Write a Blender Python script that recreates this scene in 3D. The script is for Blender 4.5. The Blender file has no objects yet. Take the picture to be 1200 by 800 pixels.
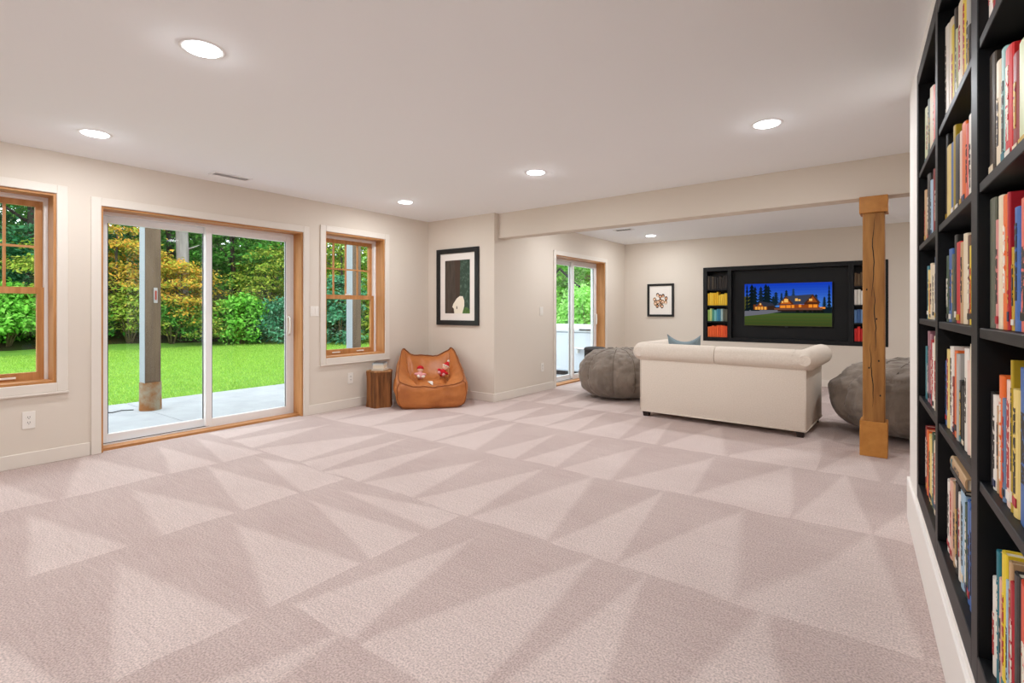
import bpy, bmesh, math, random
import numpy as np
from mathutils import Vector, Matrix, noise, Euler

# ------------------------------------------------------------------ camera, sky, exposure
SC = bpy.context.scene
COL = SC.collection
R = math.radians
random.seed(7)
cam_d = bpy.data.cameras.new('camera')
cam_d.sensor_width = 36.0
cam_d.lens = 36.0 * 597.0 / 1200.0
cam_d.shift_y = -38.0 / 1200.0
cam_d.clip_start = 0.02
cam_d.clip_end = 300
cam = bpy.data.objects.new('camera', cam_d)
cam.location = (0, 0, 1.2)
cam.rotation_euler = (R(90), 0, R(36.4))
COL.objects.link(cam)
SC.camera = cam

w = bpy.data.worlds.new('overcast_sky')
SC.world = w
w.use_nodes = True
bg = w.node_tree.nodes['Background']
bg.inputs[0].default_value = (0.86, 0.93, 1.0, 1)
SKY = 4.0
bg.inputs[1].default_value = SKY
LAMP = 252.0
LAMP_COL = (0.95, 0.98, 1.02)

SC.view_settings.view_transform = 'Standard'
SC.view_settings.look = 'None'
SC.view_settings.gamma = 1
SC.view_settings.use_curve_mapping = False
SC.view_settings.exposure = 0.0
SC.cycles.max_bounces = 12
SC.cycles.diffuse_bounces = 7
SC.cycles.transparent_max_bounces = 16
SC.cycles.sample_clamp_indirect = 6.0
SC.cycles.sample_clamp_direct = 12.0

# ------------------------------------------------------------------ materials
def lin(c):
    o = []
    for v in c:
        v = v / 255.0
        o.append(v / 12.92 if v <= 0.04045 else ((v + 0.055) / 1.055) ** 2.4)
    return (o[0], o[1], o[2], 1.0)

MATS = {}
def nd(nt, typ, **kw):
    n = nt.nodes.new(typ)
    for k, v in kw.items():
        setattr(n, k, v)
    return n

def mat(name, col, rough=0.5, spec=0.3, metal=0.0, var=None, bump=None, stretch=None, sheen=0.0):
    """var = (scale, second colour, low, high); bump = (scale, strength, distance)."""
    if name in MATS:
        return MATS[name]
    m = bpy.data.materials.new(name)
    m.use_nodes = True
    nt = m.node_tree
    b = nt.nodes['Principled BSDF']
    b.inputs['Base Color'].default_value = lin(col)
    b.inputs['Roughness'].default_value = rough
    b.inputs['Specular IOR Level'].default_value = spec
    b.inputs['Metallic'].default_value = metal
    if sheen:
        b.inputs['Sheen Weight'].default_value = sheen
    if var or bump:
        tc = nd(nt, 'ShaderNodeTexCoord')
        mp = nd(nt, 'ShaderNodeMapping')
        if stretch:
            mp.inputs['Scale'].default_value = stretch
        nt.links.new(tc.outputs['Object'], mp.inputs['Vector'])
    if var:
        n = nd(nt, 'ShaderNodeTexNoise')
        n.inputs['Scale'].default_value = var[0]
        n.inputs['Detail'].default_value = 5
        n.inputs['Roughness'].default_value = 0.6
        nt.links.new(mp.outputs['Vector'], n.inputs['Vector'])
        cr = nd(nt, 'ShaderNodeValToRGB')
        cr.color_ramp.elements[0].position = var[2]
        cr.color_ramp.elements[1].position = var[3]
        cr.color_ramp.elements[0].color = lin(col)
        cr.color_ramp.elements[1].color = lin(var[1])
        nt.links.new(n.outputs['Fac'], cr.inputs['Fac'])
        nt.links.new(cr.outputs['Color'], b.inputs['Base Color'])
    if bump:
        n2 = nd(nt, 'ShaderNodeTexNoise')
        n2.inputs['Scale'].default_value = bump[0]
        n2.inputs['Detail'].default_value = 4
        nt.links.new(mp.outputs['Vector'], n2.inputs['Vector'])
        bp = nd(nt, 'ShaderNodeBump')
        bp.inputs['Strength'].default_value = bump[1]
        bp.inputs['Distance'].default_value = bump[2]
        nt.links.new(n2.outputs['Fac'], bp.inputs['Height'])
        nt.links.new(bp.outputs['Normal'], b.inputs['Normal'])
    MATS[name] = m
    return m

def emit(name, col, strength):
    if name in MATS:
        return MATS[name]
    m = bpy.data.materials.new(name)
    m.use_nodes = True
    nt = m.node_tree
    nt.nodes.remove(nt.nodes['Principled BSDF'])
    e = nd(nt, 'ShaderNodeEmission')
    e.inputs[0].default_value = col if len(col) == 4 else lin(col)
    e.inputs[1].default_value = strength
    nt.links.new(e.outputs[0], nt.nodes['Material Output'].inputs[0])
    MATS[name] = m
    return m

def wood(name, c1, c2, rough=0.45, scale=6.0, stretch=(1, 1, 0.08), bumpy=0.15):
    return mat(name, c1, rough, 0.3, var=(scale * 4, c2, 0.35, 0.68), bump=(scale * 8, bumpy, 0.003), stretch=stretch)

def glass_mat():
    m = bpy.data.materials.new('window_glass')
    m.use_nodes = True
    nt = m.node_tree
    nt.nodes.remove(nt.nodes['Principled BSDF'])
    t = nd(nt, 'ShaderNodeBsdfTransparent')
    t.inputs[0].default_value = (0.97, 0.985, 0.98, 1)
    g = nd(nt, 'ShaderNodeBsdfGlossy')
    g.inputs['Roughness'].default_value = 0.02
    lw = nd(nt, 'ShaderNodeLayerWeight')
    pw_ = nd(nt, 'ShaderNodeMath', operation='POWER')
    pw_.inputs[1].default_value = 4.0
    nt.links.new(lw.outputs['Facing'], pw_.inputs[0])
    fr = nd(nt, 'ShaderNodeMath', operation='MULTIPLY_ADD')
    fr.inputs[1].default_value = 0.5
    fr.inputs[2].default_value = 0.02
    nt.links.new(pw_.outputs[0], fr.inputs[0])
    mx = nd(nt, 'ShaderNodeMixShader')
    nt.links.new(fr.outputs[0], mx.inputs[0])
    nt.links.new(t.outputs[0], mx.inputs[1])
    nt.links.new(g.outputs[0], mx.inputs[2])
    nt.links.new(mx.outputs[0], nt.nodes['Material Output'].inputs[0])
    return m
GLASS = glass_mat()

def leaf_mat(name, cols, trans=0.35):
    m = bpy.data.materials.new(name)
    m.use_nodes = True
    nt = m.node_tree
    nt.nodes.remove(nt.nodes['Principled BSDF'])
    gm = nd(nt, 'ShaderNodeNewGeometry')
    cr = nd(nt, 'ShaderNodeValToRGB')
    el = cr.color_ramp.elements
    for i, c in enumerate(cols):
        p = i / (len(cols) - 1)
        if i == 0:
            e = el[0]
        elif i == len(cols) - 1:
            e = el[len(el) - 1]
        else:
            e = el.new(p)
        e.position = p
        e.color = lin(c)
    nt.links.new(gm.outputs['Random Per Island'], cr.inputs[0])
    d = nd(nt, 'ShaderNodeBsdfDiffuse')
    tr = nd(nt, 'ShaderNodeBsdfTranslucent')
    nt.links.new(cr.outputs[0], d.inputs[0])
    nt.links.new(cr.outputs[0], tr.inputs[0])
    mx = nd(nt, 'ShaderNodeMixShader')
    mx.inputs[0].default_value = trans
    nt.links.new(d.outputs[0], mx.inputs[1])
    nt.links.new(tr.outputs[0], mx.inputs[2])
    nt.links.new(mx.outputs[0], nt.nodes['Material Output'].inputs[0])
    return m

def carpet_mat():
    m = bpy.data.materials.new('carpet')
    m.use_nodes = True
    nt = m.node_tree
    L = nt.links.new
    b = nt.nodes['Principled BSDF']
    b.inputs['Roughness'].default_value = 0.95
    b.inputs['Specular IOR Level'].default_value = 0.05
    tc = nd(nt, 'ShaderNodeTexCoord')
    def math_(op, a, bb=None, c=None):
        n = nd(nt, 'ShaderNodeMath', operation=op)
        for i, v in enumerate((a, bb, c)):
            if v is None:
                continue
            if isinstance(v, (int, float)):
                n.inputs[i].default_value = v
            else:
                L(v, n.inputs[i])
        return n.outputs[0]
    def noise_(scale, detail=2.0, vec=None):
        n = nd(nt, 'ShaderNodeTexNoise')
        n.inputs['Scale'].default_value = scale
        n.inputs['Detail'].default_value = detail
        L(vec or tc.outputs['Object'], n.inputs['Vector'])
        return n.outputs['Fac']
    sp = nd(nt, 'ShaderNodeSeparateXYZ')
    L(tc.outputs['Object'], sp.inputs[0])
    X, Y = sp.outputs[0], sp.outputs[1]
    wob = math_('MULTIPLY_ADD', noise_(2.5, 2), 0.10, -0.05)
    Xw = math_('ADD', X, wob)
    Yw = math_('ADD', Y, wob)
    def rnd(vec_w):
        n = nd(nt, 'ShaderNodeTexWhiteNoise', noise_dimensions='1D')
        L(vec_w, n.inputs['W'])
        return n.outputs[0]
    def wedges(across, along, first, width, period, flip, seed):
        r = math_('DIVIDE', math_('SUBTRACT', across, first), width)
        row = math_('FLOOR', r)
        v = math_('FRACT', r)
        if flip:
            v = math_('SUBTRACT', 1.0, v)
        u = math_('ADD', math_('DIVIDE', along, period), math_('MULTIPLY', rnd(math_('ADD', row, seed)), 5.0))
        cv = nd(nt, 'ShaderNodeCombineXYZ')
        L(along, cv.inputs[0])
        L(math_('MULTIPLY', row, 7.31), cv.inputs[1])
        u = math_('ADD', u, math_('MULTIPLY_ADD', noise_(0.9, 0, cv.outputs[0]), 1.4, -0.7))
        cell = math_('ADD', math_('FLOOR', u), math_('MULTIPLY', row, 37.0))
        r1 = rnd(math_('ADD', cell, 0.37))
        r2 = rnd(math_('ADD', cell, 7.61))
        # apex of each wedge leans a little to one side, its base is wide at v = 0
        cen = math_('ADD', 0.5, math_('MULTIPLY', math_('SUBTRACT', r1, 0.35), math_('MULTIPLY', v, 0.55)))
        d = math_('ABSOLUTE', math_('SUBTRACT', math_('FRACT', u), cen))
        half = math_('MULTIPLY', math_('SUBTRACT', math_('MULTIPLY_ADD', r2, 0.25, 0.82), v), math_('MULTIPLY_ADD', r1, 0.15, 0.42))
        s = nd(nt, 'ShaderNodeMapRange', interpolation_type='SMOOTHSTEP')
        s.inputs['From Min'].default_value = -0.05
        s.inputs['From Max'].default_value = 0.06
        L(math_('SUBTRACT', half, d), s.inputs['Value'])
        return s.outputs[0]
    A = wedges(Xw, Y, -2.0 - 1.1 * 4, 1.1, 0.45, True, 3.0)
    B = wedges(Yw, X, 2.22 - 1.08 * 6, 1.08, 0.47, False, 11.0)
    inA = math_('MULTIPLY', math_('LESS_THAN', X, -2.0), math_('LESS_THAN', Y, 2.2))
    mask = math_('ADD', math_('MULTIPLY', A, inA), math_('MULTIPLY', B, math_('SUBTRACT', 1.0, inA)))
    soft = math_('ADD', math_('MULTIPLY', mask, 0.43), math_('MULTIPLY', noise_(2.2, 3), 0.50))
    mp = nd(nt, 'ShaderNodeMapping')
    mp.inputs['Scale'].default_value = (1.0, 9.0, 1.0)
    L(tc.outputs['Object'], mp.inputs[0])
    soft = math_('ADD', soft, math_('MULTIPLY_ADD', noise_(5.0, 2, mp.outputs[0]), 0.5, -0.25))
    cr = nd(nt, 'ShaderNodeValToRGB')
    cr.color_ramp.elements[0].position = 0.08
    cr.color_ramp.elements[1].position = 0.85
    cr.color_ramp.elements[0].color = lin(CARPET_DARK)
    cr.color_ramp.elements[1].color = lin(CARPET_LIGHT)
    L(soft, cr.inputs[0])
    fine = noise_(135.0, 4)
    sp2 = nd(nt, 'ShaderNodeMapRange')
    sp2.inputs['From Min'].default_value = 0.34
    sp2.inputs['From Max'].default_value = 0.62
    sp2.inputs['To Min'].default_value = 0.68
    sp2.inputs['To Max'].default_value = 1.12
    L(fine, sp2.inputs['Value'])
    mul = nd(nt, 'ShaderNodeVectorMath', operation='SCALE')
    L(cr.outputs[0], mul.inputs[0])
    L(sp2.outputs[0], mul.inputs['Scale'])
    L(mul.outputs[0], b.inputs['Base Color'])
    bp = nd(nt, 'ShaderNodeBump')
    bp.inputs['Strength'].default_value = 0.7
    bp.inputs['Distance'].default_value = 0.008
    L(noise_(115.0, 3), bp.inputs['Height'])
    L(bp.outputs[0], b.inputs['Normal'])
    return m

CARPET_DARK = (192, 173, 167)
CARPET_LIGHT = (219, 203, 197)
M_CARPET = carpet_mat()
M_WALL = mat('wall_paint', (220, 210, 197), 0.85, 0.15)
M_TRIM = mat('trim_paint', (226, 218, 207), 0.5, 0.3)
M_WTRIM = mat('white_trim_paint', (244, 240, 235), 0.5, 0.3)
M_CEIL = mat('ceiling_paint', (246, 249, 251), 0.9, 0.1)
M_WHITE = mat('white_vinyl', (238, 238, 238), 0.35, 0.4)
M_PLATE = mat('white_plastic', (235, 230, 222), 0.35, 0.4)
M_FIR = wood('fir_wood', (198, 144, 92), (174, 119, 68), stretch=(1, 1, 0.08))
M_FIR_Y = wood('fir_wood_lengthwise', (198, 144, 92), (174, 119, 68), stretch=(1, 0.08, 1))
M_DARK = mat('matte_black', (18, 18, 20), 0.6)  # one even black for slots, cracks, eyes, straps and cable
M_BLACK = mat('bookcase_black', (10, 12, 15), 0.45, 0.3, bump=(30, 0.04, 0.002))
M_RUBBER = mat('grey_rubber', (70, 72, 74), 0.6)

# ------------------------------------------------------------------ mesh helpers
class MB:
    def __init__(self):
        self.bm = bmesh.new()
        self.mi = 0
    def _tag(self, faces):
        for f in faces:
            f.material_index = self.mi
    def box(self, x0, x1, y0, y1, z0, z1, bev=0.0, seg=1):
        vs = [self.bm.verts.new((x, y, z)) for x in (x0, x1) for y in (y0, y1) for z in (z0, z1)]
        q = [(0, 1, 3, 2), (4, 6, 7, 5), (0, 4, 5, 1), (2, 3, 7, 6), (0, 2, 6, 4), (1, 5, 7, 3)]
        fs = [self.bm.faces.new([vs[i] for i in f]) for f in q]
        self._tag(fs)
        if bev > 0:
            es = list({e for f in fs for e in f.edges})
            r = bmesh.ops.bevel(self.bm, geom=es, offset=bev, segments=seg, profile=0.5, affect='EDGES')
            self._tag(r['faces'])
        return self
    def poly(self, pts):
        f = self.bm.faces.new([self.bm.verts.new(p) for p in pts])
        self._tag([f])
        return self
    def prism(self, pts, vec):
        v = Vector(vec)
        a = [self.bm.verts.new(p) for p in pts]
        b = [self.bm.verts.new(Vector(p) + v) for p in pts]
        n = len(pts)
        fs = [self.bm.faces.new(a), self.bm.faces.new(b[::-1])]
        for i in range(n):
            fs.append(self.bm.faces.new((a[i], b[i], b[(i + 1) % n], a[(i + 1) % n])))
        self._tag(fs)
        return self
    def lathe(self, prof, c=(0, 0, 0), seg=24, cap=True, sx=1.0, sy=1.0, jit=None):
        rings = []
        for k, (r, z) in enumerate(prof):
            ring = []
            for i in range(seg):
                a = 2 * math.pi * i / seg
                rr = r * (jit[i] if jit else 1.0)
                ring.append(self.bm.verts.new((c[0] + rr * math.cos(a) * sx, c[1] + rr * math.sin(a) * sy, c[2] + z)))
            rings.append(ring)
        fs = []
        for a, b in zip(rings[:-1], rings[1:]):
            for i in range(seg):
                fs.append(self.bm.faces.new((a[i], a[(i + 1) % seg], b[(i + 1) % seg], b[i])))
        if cap:
            fs.append(self.bm.faces.new(rings[0][::-1]))
            fs.append(self.bm.faces.new(rings[-1]))
        self._tag(fs)
        return self
    def tube(self, pts, r, seg=8, cap=True):
        pts = [Vector(p) for p in pts]
        rad = r if isinstance(r, (list, tuple)) else [r] * len(pts)
        rings = []
        up = None
        for i, p in enumerate(pts):
            t = (pts[min(i + 1, len(pts) - 1)] - pts[max(i - 1, 0)]).normalized()
            if up is None:
                up = Vector((0, 0, 1)) if abs(t.z) < 0.9 else Vector((1, 0, 0))
            s = t.cross(up).normalized()
            n = s.cross(t).normalized()
            up = n
            k = 1.0
            if 0 < i < len(pts) - 1:
                c = (pts[i] - pts[i - 1]).normalized().dot((pts[i + 1] - pts[i]).normalized())
                k = 1.0 / max(0.5, math.sqrt((1 + c) / 2))
            ring = [self.bm.verts.new(p + (s * math.cos(2 * math.pi * j / seg) * k + n * math.sin(2 * math.pi * j / seg)) * rad[i]) for j in range(seg)]
            rings.append(ring)
        fs = []
        for a, b in zip(rings[:-1], rings[1:]):
            for j in range(seg):
                fs.append(self.bm.faces.new((a[j], b[j], b[(j + 1) % seg], a[(j + 1) % seg])))
        if cap:
            fs.append(self.bm.faces.new(rings[0]))
            fs.append(self.bm.faces.new(rings[-1][::-1]))
        self._tag(fs)
        return self
    def ball(self, c, r, seg=14, ring=9):
        if not isinstance(r, (tuple, list)):
            r = (r, r, r)
        m = Matrix.Translation(c) @ Matrix.Diagonal((r[0], r[1], r[2], 1))
        g = bmesh.ops.create_uvsphere(self.bm, u_segments=seg, v_segments=ring, radius=1.0, matrix=m)
        self._tag({f for v in g['verts'] for f in v.link_faces})
        return self
    def move(self, mtx):
        bmesh.ops.transform(self.bm, matrix=mtx, verts=self.bm.verts[:])
        return self
    def build(self, name, mats, parent=None, smooth=False, loc=None, recalc=True):
        if recalc:
            bmesh.ops.recalc_face_normals(self.bm, faces=self.bm.faces[:])
        me = bpy.data.meshes.new(name)
        self.bm.to_mesh(me)
        self.bm.free()
        for m in (mats if isinstance(mats, (list, tuple)) else [mats]):
            me.materials.append(m)
        if smooth:
            me.polygons.foreach_set('use_smooth', [True] * len(me.polygons))
            if smooth == 'auto':
                me.set_sharp_from_angle(angle=R(40))
        return put(name, me, parent, loc)

def put(name, me, parent=None, loc=None):
    o = bpy.data.objects.new(name, me)
    COL.objects.link(o)
    if parent:
        o.parent = parent
    if loc:
        o.location = loc
    return o

def tag(o, label, cat, group=None, kind=None):
    o['label'] = label
    o['category'] = cat
    if group:
        o['group'] = group
    if kind:
        o['kind'] = kind
    return o

def thing(name, label, cat, loc=(0, 0, 0), rz=0.0, group=None):
    o = bpy.data.objects.new(name, None)
    o.empty_display_size = 0.1
    COL.objects.link(o)
    o.location = loc
    o.rotation_euler = (0, 0, rz)
    return tag(o, label, cat, group)

def struct(o, label=None):
    o['kind'] = 'structure'
    if label:
        o['label'] = label
    return o

def struct_empty(name, loc=(0, 0, 0), rz=0.0, label=None):
    o = bpy.data.objects.new(name, None)
    COL.objects.link(o)
    o.location = loc
    o.rotation_euler = (0, 0, rz)
    return struct(o, label)

def bx(*a, **k):
    return MB().box(*a, **k)

# ------------------------------------------------------------------ room shell
XL = -5.28          # left wall face
XO = -5.55          # its outer face
XN = -4.08          # wall of the television room
YR = 5.15           # return wall
YF = 9.2            # far wall
XR = 3.0
YB = -3.5
CZ = 2.44
PHI = math.atan(0.038)     # the bookcase wall stands slightly out of square
BK = 0.245
W1 = (0.225, 1.102, 0.62, 2.11)
W2 = (3.489, 4.362, 0.625, 2.107)
D1 = (1.384, 3.209, 0.0, 2.06)
D2 = (6.653, 8.346, 0.0, 2.03)

struct(MB().box(XO, XR, YB, YR + 0.27, -0.12, 0.0).box(XN - 0.27, XR, YR + 0.27, YF + 0.3, -0.12, 0.0).build('floor', M_CARPET), 'pinkish beige cut pile carpet with vacuum tracks')
struct(MB().box(XO, XR, YB, YR + 0.27, CZ, CZ + 0.15).box(XN - 0.27, XR, YR + 0.27, YF + 0.3, CZ, CZ + 0.15).build('ceiling', M_CEIL), 'smooth white ceiling')

def wall_with_holes(name, axis, a0, a1, y0, y1, holes, label):
    """a wall in the plane axis ('x': thickness a0..a1 along X, runs along Y)."""
    m = MB()
    def b(s0, s1, z0, z1):
        if s1 - s0 < 1e-4 or z1 - z0 < 1e-4:
            return
        if axis == 'x':
            m.box(a0, a1, s0, s1, z0, z1)
        else:
            m.box(s0, s1, a0, a1, z0, z1)
    cur = y0
    for h in sorted(holes):
        b(cur, h[0], 0, CZ)
        b(h[0], h[1], 0, h[2])
        b(h[0], h[1], h[3], CZ)
        cur = h[1]
    b(cur, y1, 0, CZ)
    return struct(m.build(name, M_WALL), label)

wall_with_holes('wall_left', 'x', XO, XL, YB, YR, [W1, D1, W2], 'beige wall with two windows and a sliding door')
struct(bx(XO, XN, YR, YR + 0.27, 0, CZ).build('wall_alcove', M_WALL), 'short beige return wall behind the leather beanbag chair')
wall_with_holes('wall_side', 'x', XN - 0.27, XN, YR + 0.27, YF, [D2], 'beige wall of the television room with a sliding door')
TV = (-2.61, 0.01, 0.645, 1.925)
wall_with_holes('wall_far', 'y', YF, YF + 0.3, XN - 0.27, XR, [TV], 'beige wall behind the built-in television unit')
struct(bx(TV[0] - 0.1, TV[1] + 0.1, YF + 0.3, YF + 0.34, TV[2] - 0.1, TV[3] + 0.1).build('wall_recess', M_BLACK), 'back of the television recess')
struct(bx(XR, XR + 0.2, YB, YF + 0.3, 0, CZ).build('wall_right', M_WALL))
struct(bx(XO, XR, YB - 0.2, YB, 0, CZ).build('wall_back', M_WALL))

# wall that holds the bookcase, in its own frame (x = depth behind the face, y = along the wall)
BKC = (0.95, 3.30, 0.25, 2.38)
bw = struct_empty('wall_bookcase', (BK, 0, 0), PHI, 'white wall around the built-in bookcase')
m = MB()
m.box(0, 0.5, 3.30, 3.72, 0, CZ)
m.box(0, 0.5, -3.6, 0.95, 0, CZ)
m.box(0, 0.5, 0.95, 3.30, 0, 0.25)
m.box(0, 0.5, 0.95, 3.30, 2.38, CZ)
m.box(0.36, 0.5, 0.95, 3.30, 0.25, 2.38)
m.build('wall_face', M_WTRIM, bw)
m = MB()
m.box(0.5, 2.95, 3.60, 3.72, 0, CZ)
m.build('wall_end', M_WALL, bw)

# beam carried by the post
bmx = struct_empty('trim_beam', (-4.08, 5.236, 0), R(-1.7), 'boxed ceiling beam between the two rooms')
bx(0, 7.15, 0, 0.18, 2.12, CZ + 0.02, bev=0.004).build('beam_casing', M_WALL, bmx)

# baseboards
def baseboard(name, *boxes):
    m = MB()
    for b in boxes:
        m.box(*b, bev=0.004)
    return struct(m.build(name, M_TRIM), 'painted beige baseboard')
BH = 0.108
baseboard('baseboard_left', (XL, XL + 0.015, YB, D1[0] - 0.072, 0, BH), (XL, XL + 0.015, D1[1] + 0.055, YR, 0, BH))
baseboard('baseboard_alcove', (XL, XN, YR - 0.015, YR, 0, BH))
baseboard('baseboard_side', (XN, XN + 0.015, YR - 0.015, D2[0] - 0.07, 0, BH), (XN, XN + 0.015, D2[1] + 0.07, YF, 0, BH))
baseboard('baseboard_far', (XN, XR, YF - 0.015, YF, 0, BH))
bb = struct_empty('baseboard_right', (BK, 0, 0), PHI, 'tall white baseboard under the bookcase')
m = MB()
m.box(-0.014, 0, -3.5, 3.734, 0, 0.235, bev=0.004)
m.box(-0.014, 2.6, 3.72, 3.734, 0, 0.235, bev=0.003)
m.build('board', M_WTRIM, bb)

# ------------------------------------------------------------------ windows and doors
def jamb(parent, X0, X1, y0, y1, z0, z1, mt, sill=True, t=0.018):
    bx(X0, X1, y0, y0 + t, z0, z1).build('side_jamb', mt, parent)
    bx(X0, X1, y1 - t, y1, z0, z1).build('side_jamb', mt, parent)
    bx(X0, X1, y0 + t, y1 - t, z1 - t, z1).build('head_jamb', M_FIR_Y, parent)
    if sill:
        bx(X0, X1, y0 + t, y1 - t, z0, z0 + t).build('sill', M_FIR_Y, parent)

def casing(parent, X, y0, y1, z0, z1, w=0.068, t=0.018, bottom=True):
    zb = z0 - w if bottom else z0
    bx(X, X + t, y0 - w, y0, zb, z1 + w, bev=0.003).build('side_casing', M_TRIM, parent)
    bx(X, X + t, y1, y1 + w, zb, z1 + w, bev=0.003).build('side_casing', M_TRIM, parent)
    bx(X, X + t, y0, y1, z1, z1 + w, bev=0.003).build('head_casing', M_TRIM, parent)
    if bottom:
        bx(X, X + t * 1.3, y0, y1, z0 - w, z0, bev=0.003).build('apron', M_TRIM, parent)
        bx(X, X + t * 1.6, y0 - w - 0.004, y1 + w + 0.004, z0 - w - 0.016, z0 - w, bev=0.003).build('bottom_lip', M_TRIM, parent)

def sash(parent, name, X0, X1, y0, y1, z0, z1, st, rb, rt, cols=1, rows=1):
    s = MB()
    s.box(X0, X1, y0, y0 + st, z0, z1)
    s.box(X0, X1, y1 - st, y1, z0, z1)
    s.box(X0, X1, y0 + st, y1 - st, z0, z0 + rb)
    s.box(X0, X1, y0 + st, y1 - st, z1 - rt, z1)
    s = s.build(name, M_FIR, parent)
    xm = (X0 + X1) / 2
    bx(xm - 0.003, xm + 0.003, y0 + st, y1 - st, z0 + rb, z1 - rt).build('pane', GLASS, s)
    iy0, iy1, iz0, iz1 = y0 + st, y1 - st, z0 + rb, z1 - rt
    for k in range(1, cols):
        y = iy0 + (iy1 - iy0) * k / cols
        bx(X1 - 0.020, X1 - 0.004, y - 0.009, y + 0.009, iz0, iz1).build('muntin', M_FIR, s)
    for k in range(1, rows):
        z = iz0 + (iz1 - iz0) * k / rows
        bx(X1 - 0.019, X1 - 0.003, iy0, iy1, z - 0.009, z + 0.009).build('muntin', M_FIR_Y, s)
    return s

def double_hung(n, y0, y1, z0, z1, label):
    r = struct_empty('window_%d' % n, (0, 0, 0), 0, label)
    casing(r, XL, y0, y1, z0, z1)
    jamb(r, -5.45, XL, y0, y1, z0, z1, M_FIR)
    t = 0.018
    # pale vinyl sash track
    f = MB()
    for (a, b, c, d) in ((y0 + t, y0 + t + 0.022, z0 + t, z1 - t), (y1 - t - 0.022, y1 - t, z0 + t, z1 - t), (y0 + t + .022, y1 - t - .022, z1 - t - 0.028, z1 - t)):
        f.box(-5.54, -5.437, a, b, c, d)
    f.build('sash_track', M_WHITE, r)
    ya, yb = y0 + t + 0.022, y1 - t - 0.022
    mid = z0 + (z1 - z0) * 0.49
    sash(r, 'upper_sash', -5.525, -5.49, ya, yb, mid - 0.02, z1 - t - 0.028, 0.045, 0.045, 0.045, cols=4, rows=2)
    lo = sash(r, 'lower_sash', -5.488, -5.45, ya, yb, z0 + t, mid + 0.022, 0.042, 0.062, 0.05)
    for yy in (ya + 0.22, yb - 0.22):
        bx(-5.45, -5.438, yy - 0.055, yy + 0.055, z0 + t + 0.018, z0 + t + 0.034, bev=0.003).build('sash_lift', M_PLATE, lo)['label'] = 'white finger lift on the bottom rail'
    bx(-5.47, -5.44, (ya + yb) / 2 - 0.03, (ya + yb) / 2 + 0.03, mid + 0.022, mid + 0.04, bev=0.004).build('sash_lock', M_PLATE, lo)
    return r
double_hung(1, *W1, 'double-hung fir window with a grille in the upper sash, cut by the photo edge')
double_hung(2, *W2, 'double-hung fir window with a grille, between sliding door and room corner')

def slider(n, Xf, y0, y1, z1, label, handle_right=True):
    """Xf: interior wall face."""
    r = struct_empty('door_%d' % n, (0, 0, 0), 0, label)
    casing(r, Xf, y0, y1, 0.0, z1, bottom=False)
    xd = Xf - 0.165
    jamb(r, xd, Xf, y0, y1, 0.0, z1, M_FIR, sill=False, t=0.016)
    t = 0.016
    bx(xd - 0.1, Xf - 0.05, y0, y1, 0.0, 0.022).build('threshold', M_FIR_Y, r)
    fr = MB()
    a, b = y0 + t, y1 - t
    fr.box(xd - 0.1, xd, a, a + 0.03, 0.02, z1 - t)
    fr.box(xd - 0.1, xd, b - 0.03, b, 0.02, z1 - t)
    fr.box(xd - 0.1, xd, a + 0.03, b - 0.03, z1 - t - 0.03, z1 - t)
    fr.box(xd - 0.1, xd - 0.0, a + 0.03, b - 0.03, 0.02, 0.035)
    fr.build('frame', M_WHITE, r)
    bx(xd - 0.012, xd - 0.004, a + 0.03, (a + b) / 2, 0.034, 0.04).build('track_slot', M_DARK, r)
    ym = (a + b) / 2
    def panel(name, X0, X1, p0, p1):
        st, rb, rt = 0.058, 0.07, 0.06
        zb, zt = 0.035, z1 - t - 0.03
        s = MB()
        s.box(X0, X1, p0, p0 + st, zb, zt, bev=0.003)
        s.box(X0, X1, p1 - st, p1, zb, zt, bev=0.003)
        s.box(X0, X1, p0 + st, p1 - st, zb, zb + rb, bev=0.003)
        s.box(X0, X1, p0 + st, p1 - st, zt - rt, zt, bev=0.003)
        s = s.build(name, M_WHITE, r)
        xm = (X0 + X1) / 2
        bx(xm - 0.006, xm + 0.006, p0 + st, p1 - st, zb + rb, zt - rt).build('pane', GLASS, s)
        g = MB()
        g.box(xm + 0.006, xm + 0.010, p0 + st, p0 + st + 0.008, zb + rb, zt - rt)
        g.box(xm + 0.006, xm + 0.010, p1 - st - 0.008, p1 - st, zb + rb, zt - rt)
        g.build('glazing_gasket', M_RUBBER, s)
        return s
    panel('fixed_panel', xd - 0.09, xd - 0.05, a + 0.03, ym + 0.03)
    sp = panel('sliding_panel', xd - 0.043, xd - 0.003, ym - 0.03, b - 0.03)
    h = MB()
    hy = b - 0.03 - 0.03
    h.tube([(xd - 0.003, hy, 0.92), (xd + 0.035, hy, 0.935), (xd + 0.04, hy, 1.02), (xd + 0.035, hy, 1.105), (xd - 0.003, hy, 1.12)], 0.011, 8)
    h.box(xd - 0.004, xd + 0.004, hy - 0.018, hy + 0.018, 0.90, 1.14, bev=0.003)
    h.build('handle', M_PLATE, sp, smooth='auto')['label'] = 'white pull handle'
    return r
slider(1, XL, D1[0], D1[1], D1[3], 'white two-panel sliding patio door in a fir jamb, beside the first window')
slider(2, XN, D2[0], D2[1], D2[3], 'white sliding door of the television room, facing the hot tub')

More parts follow.
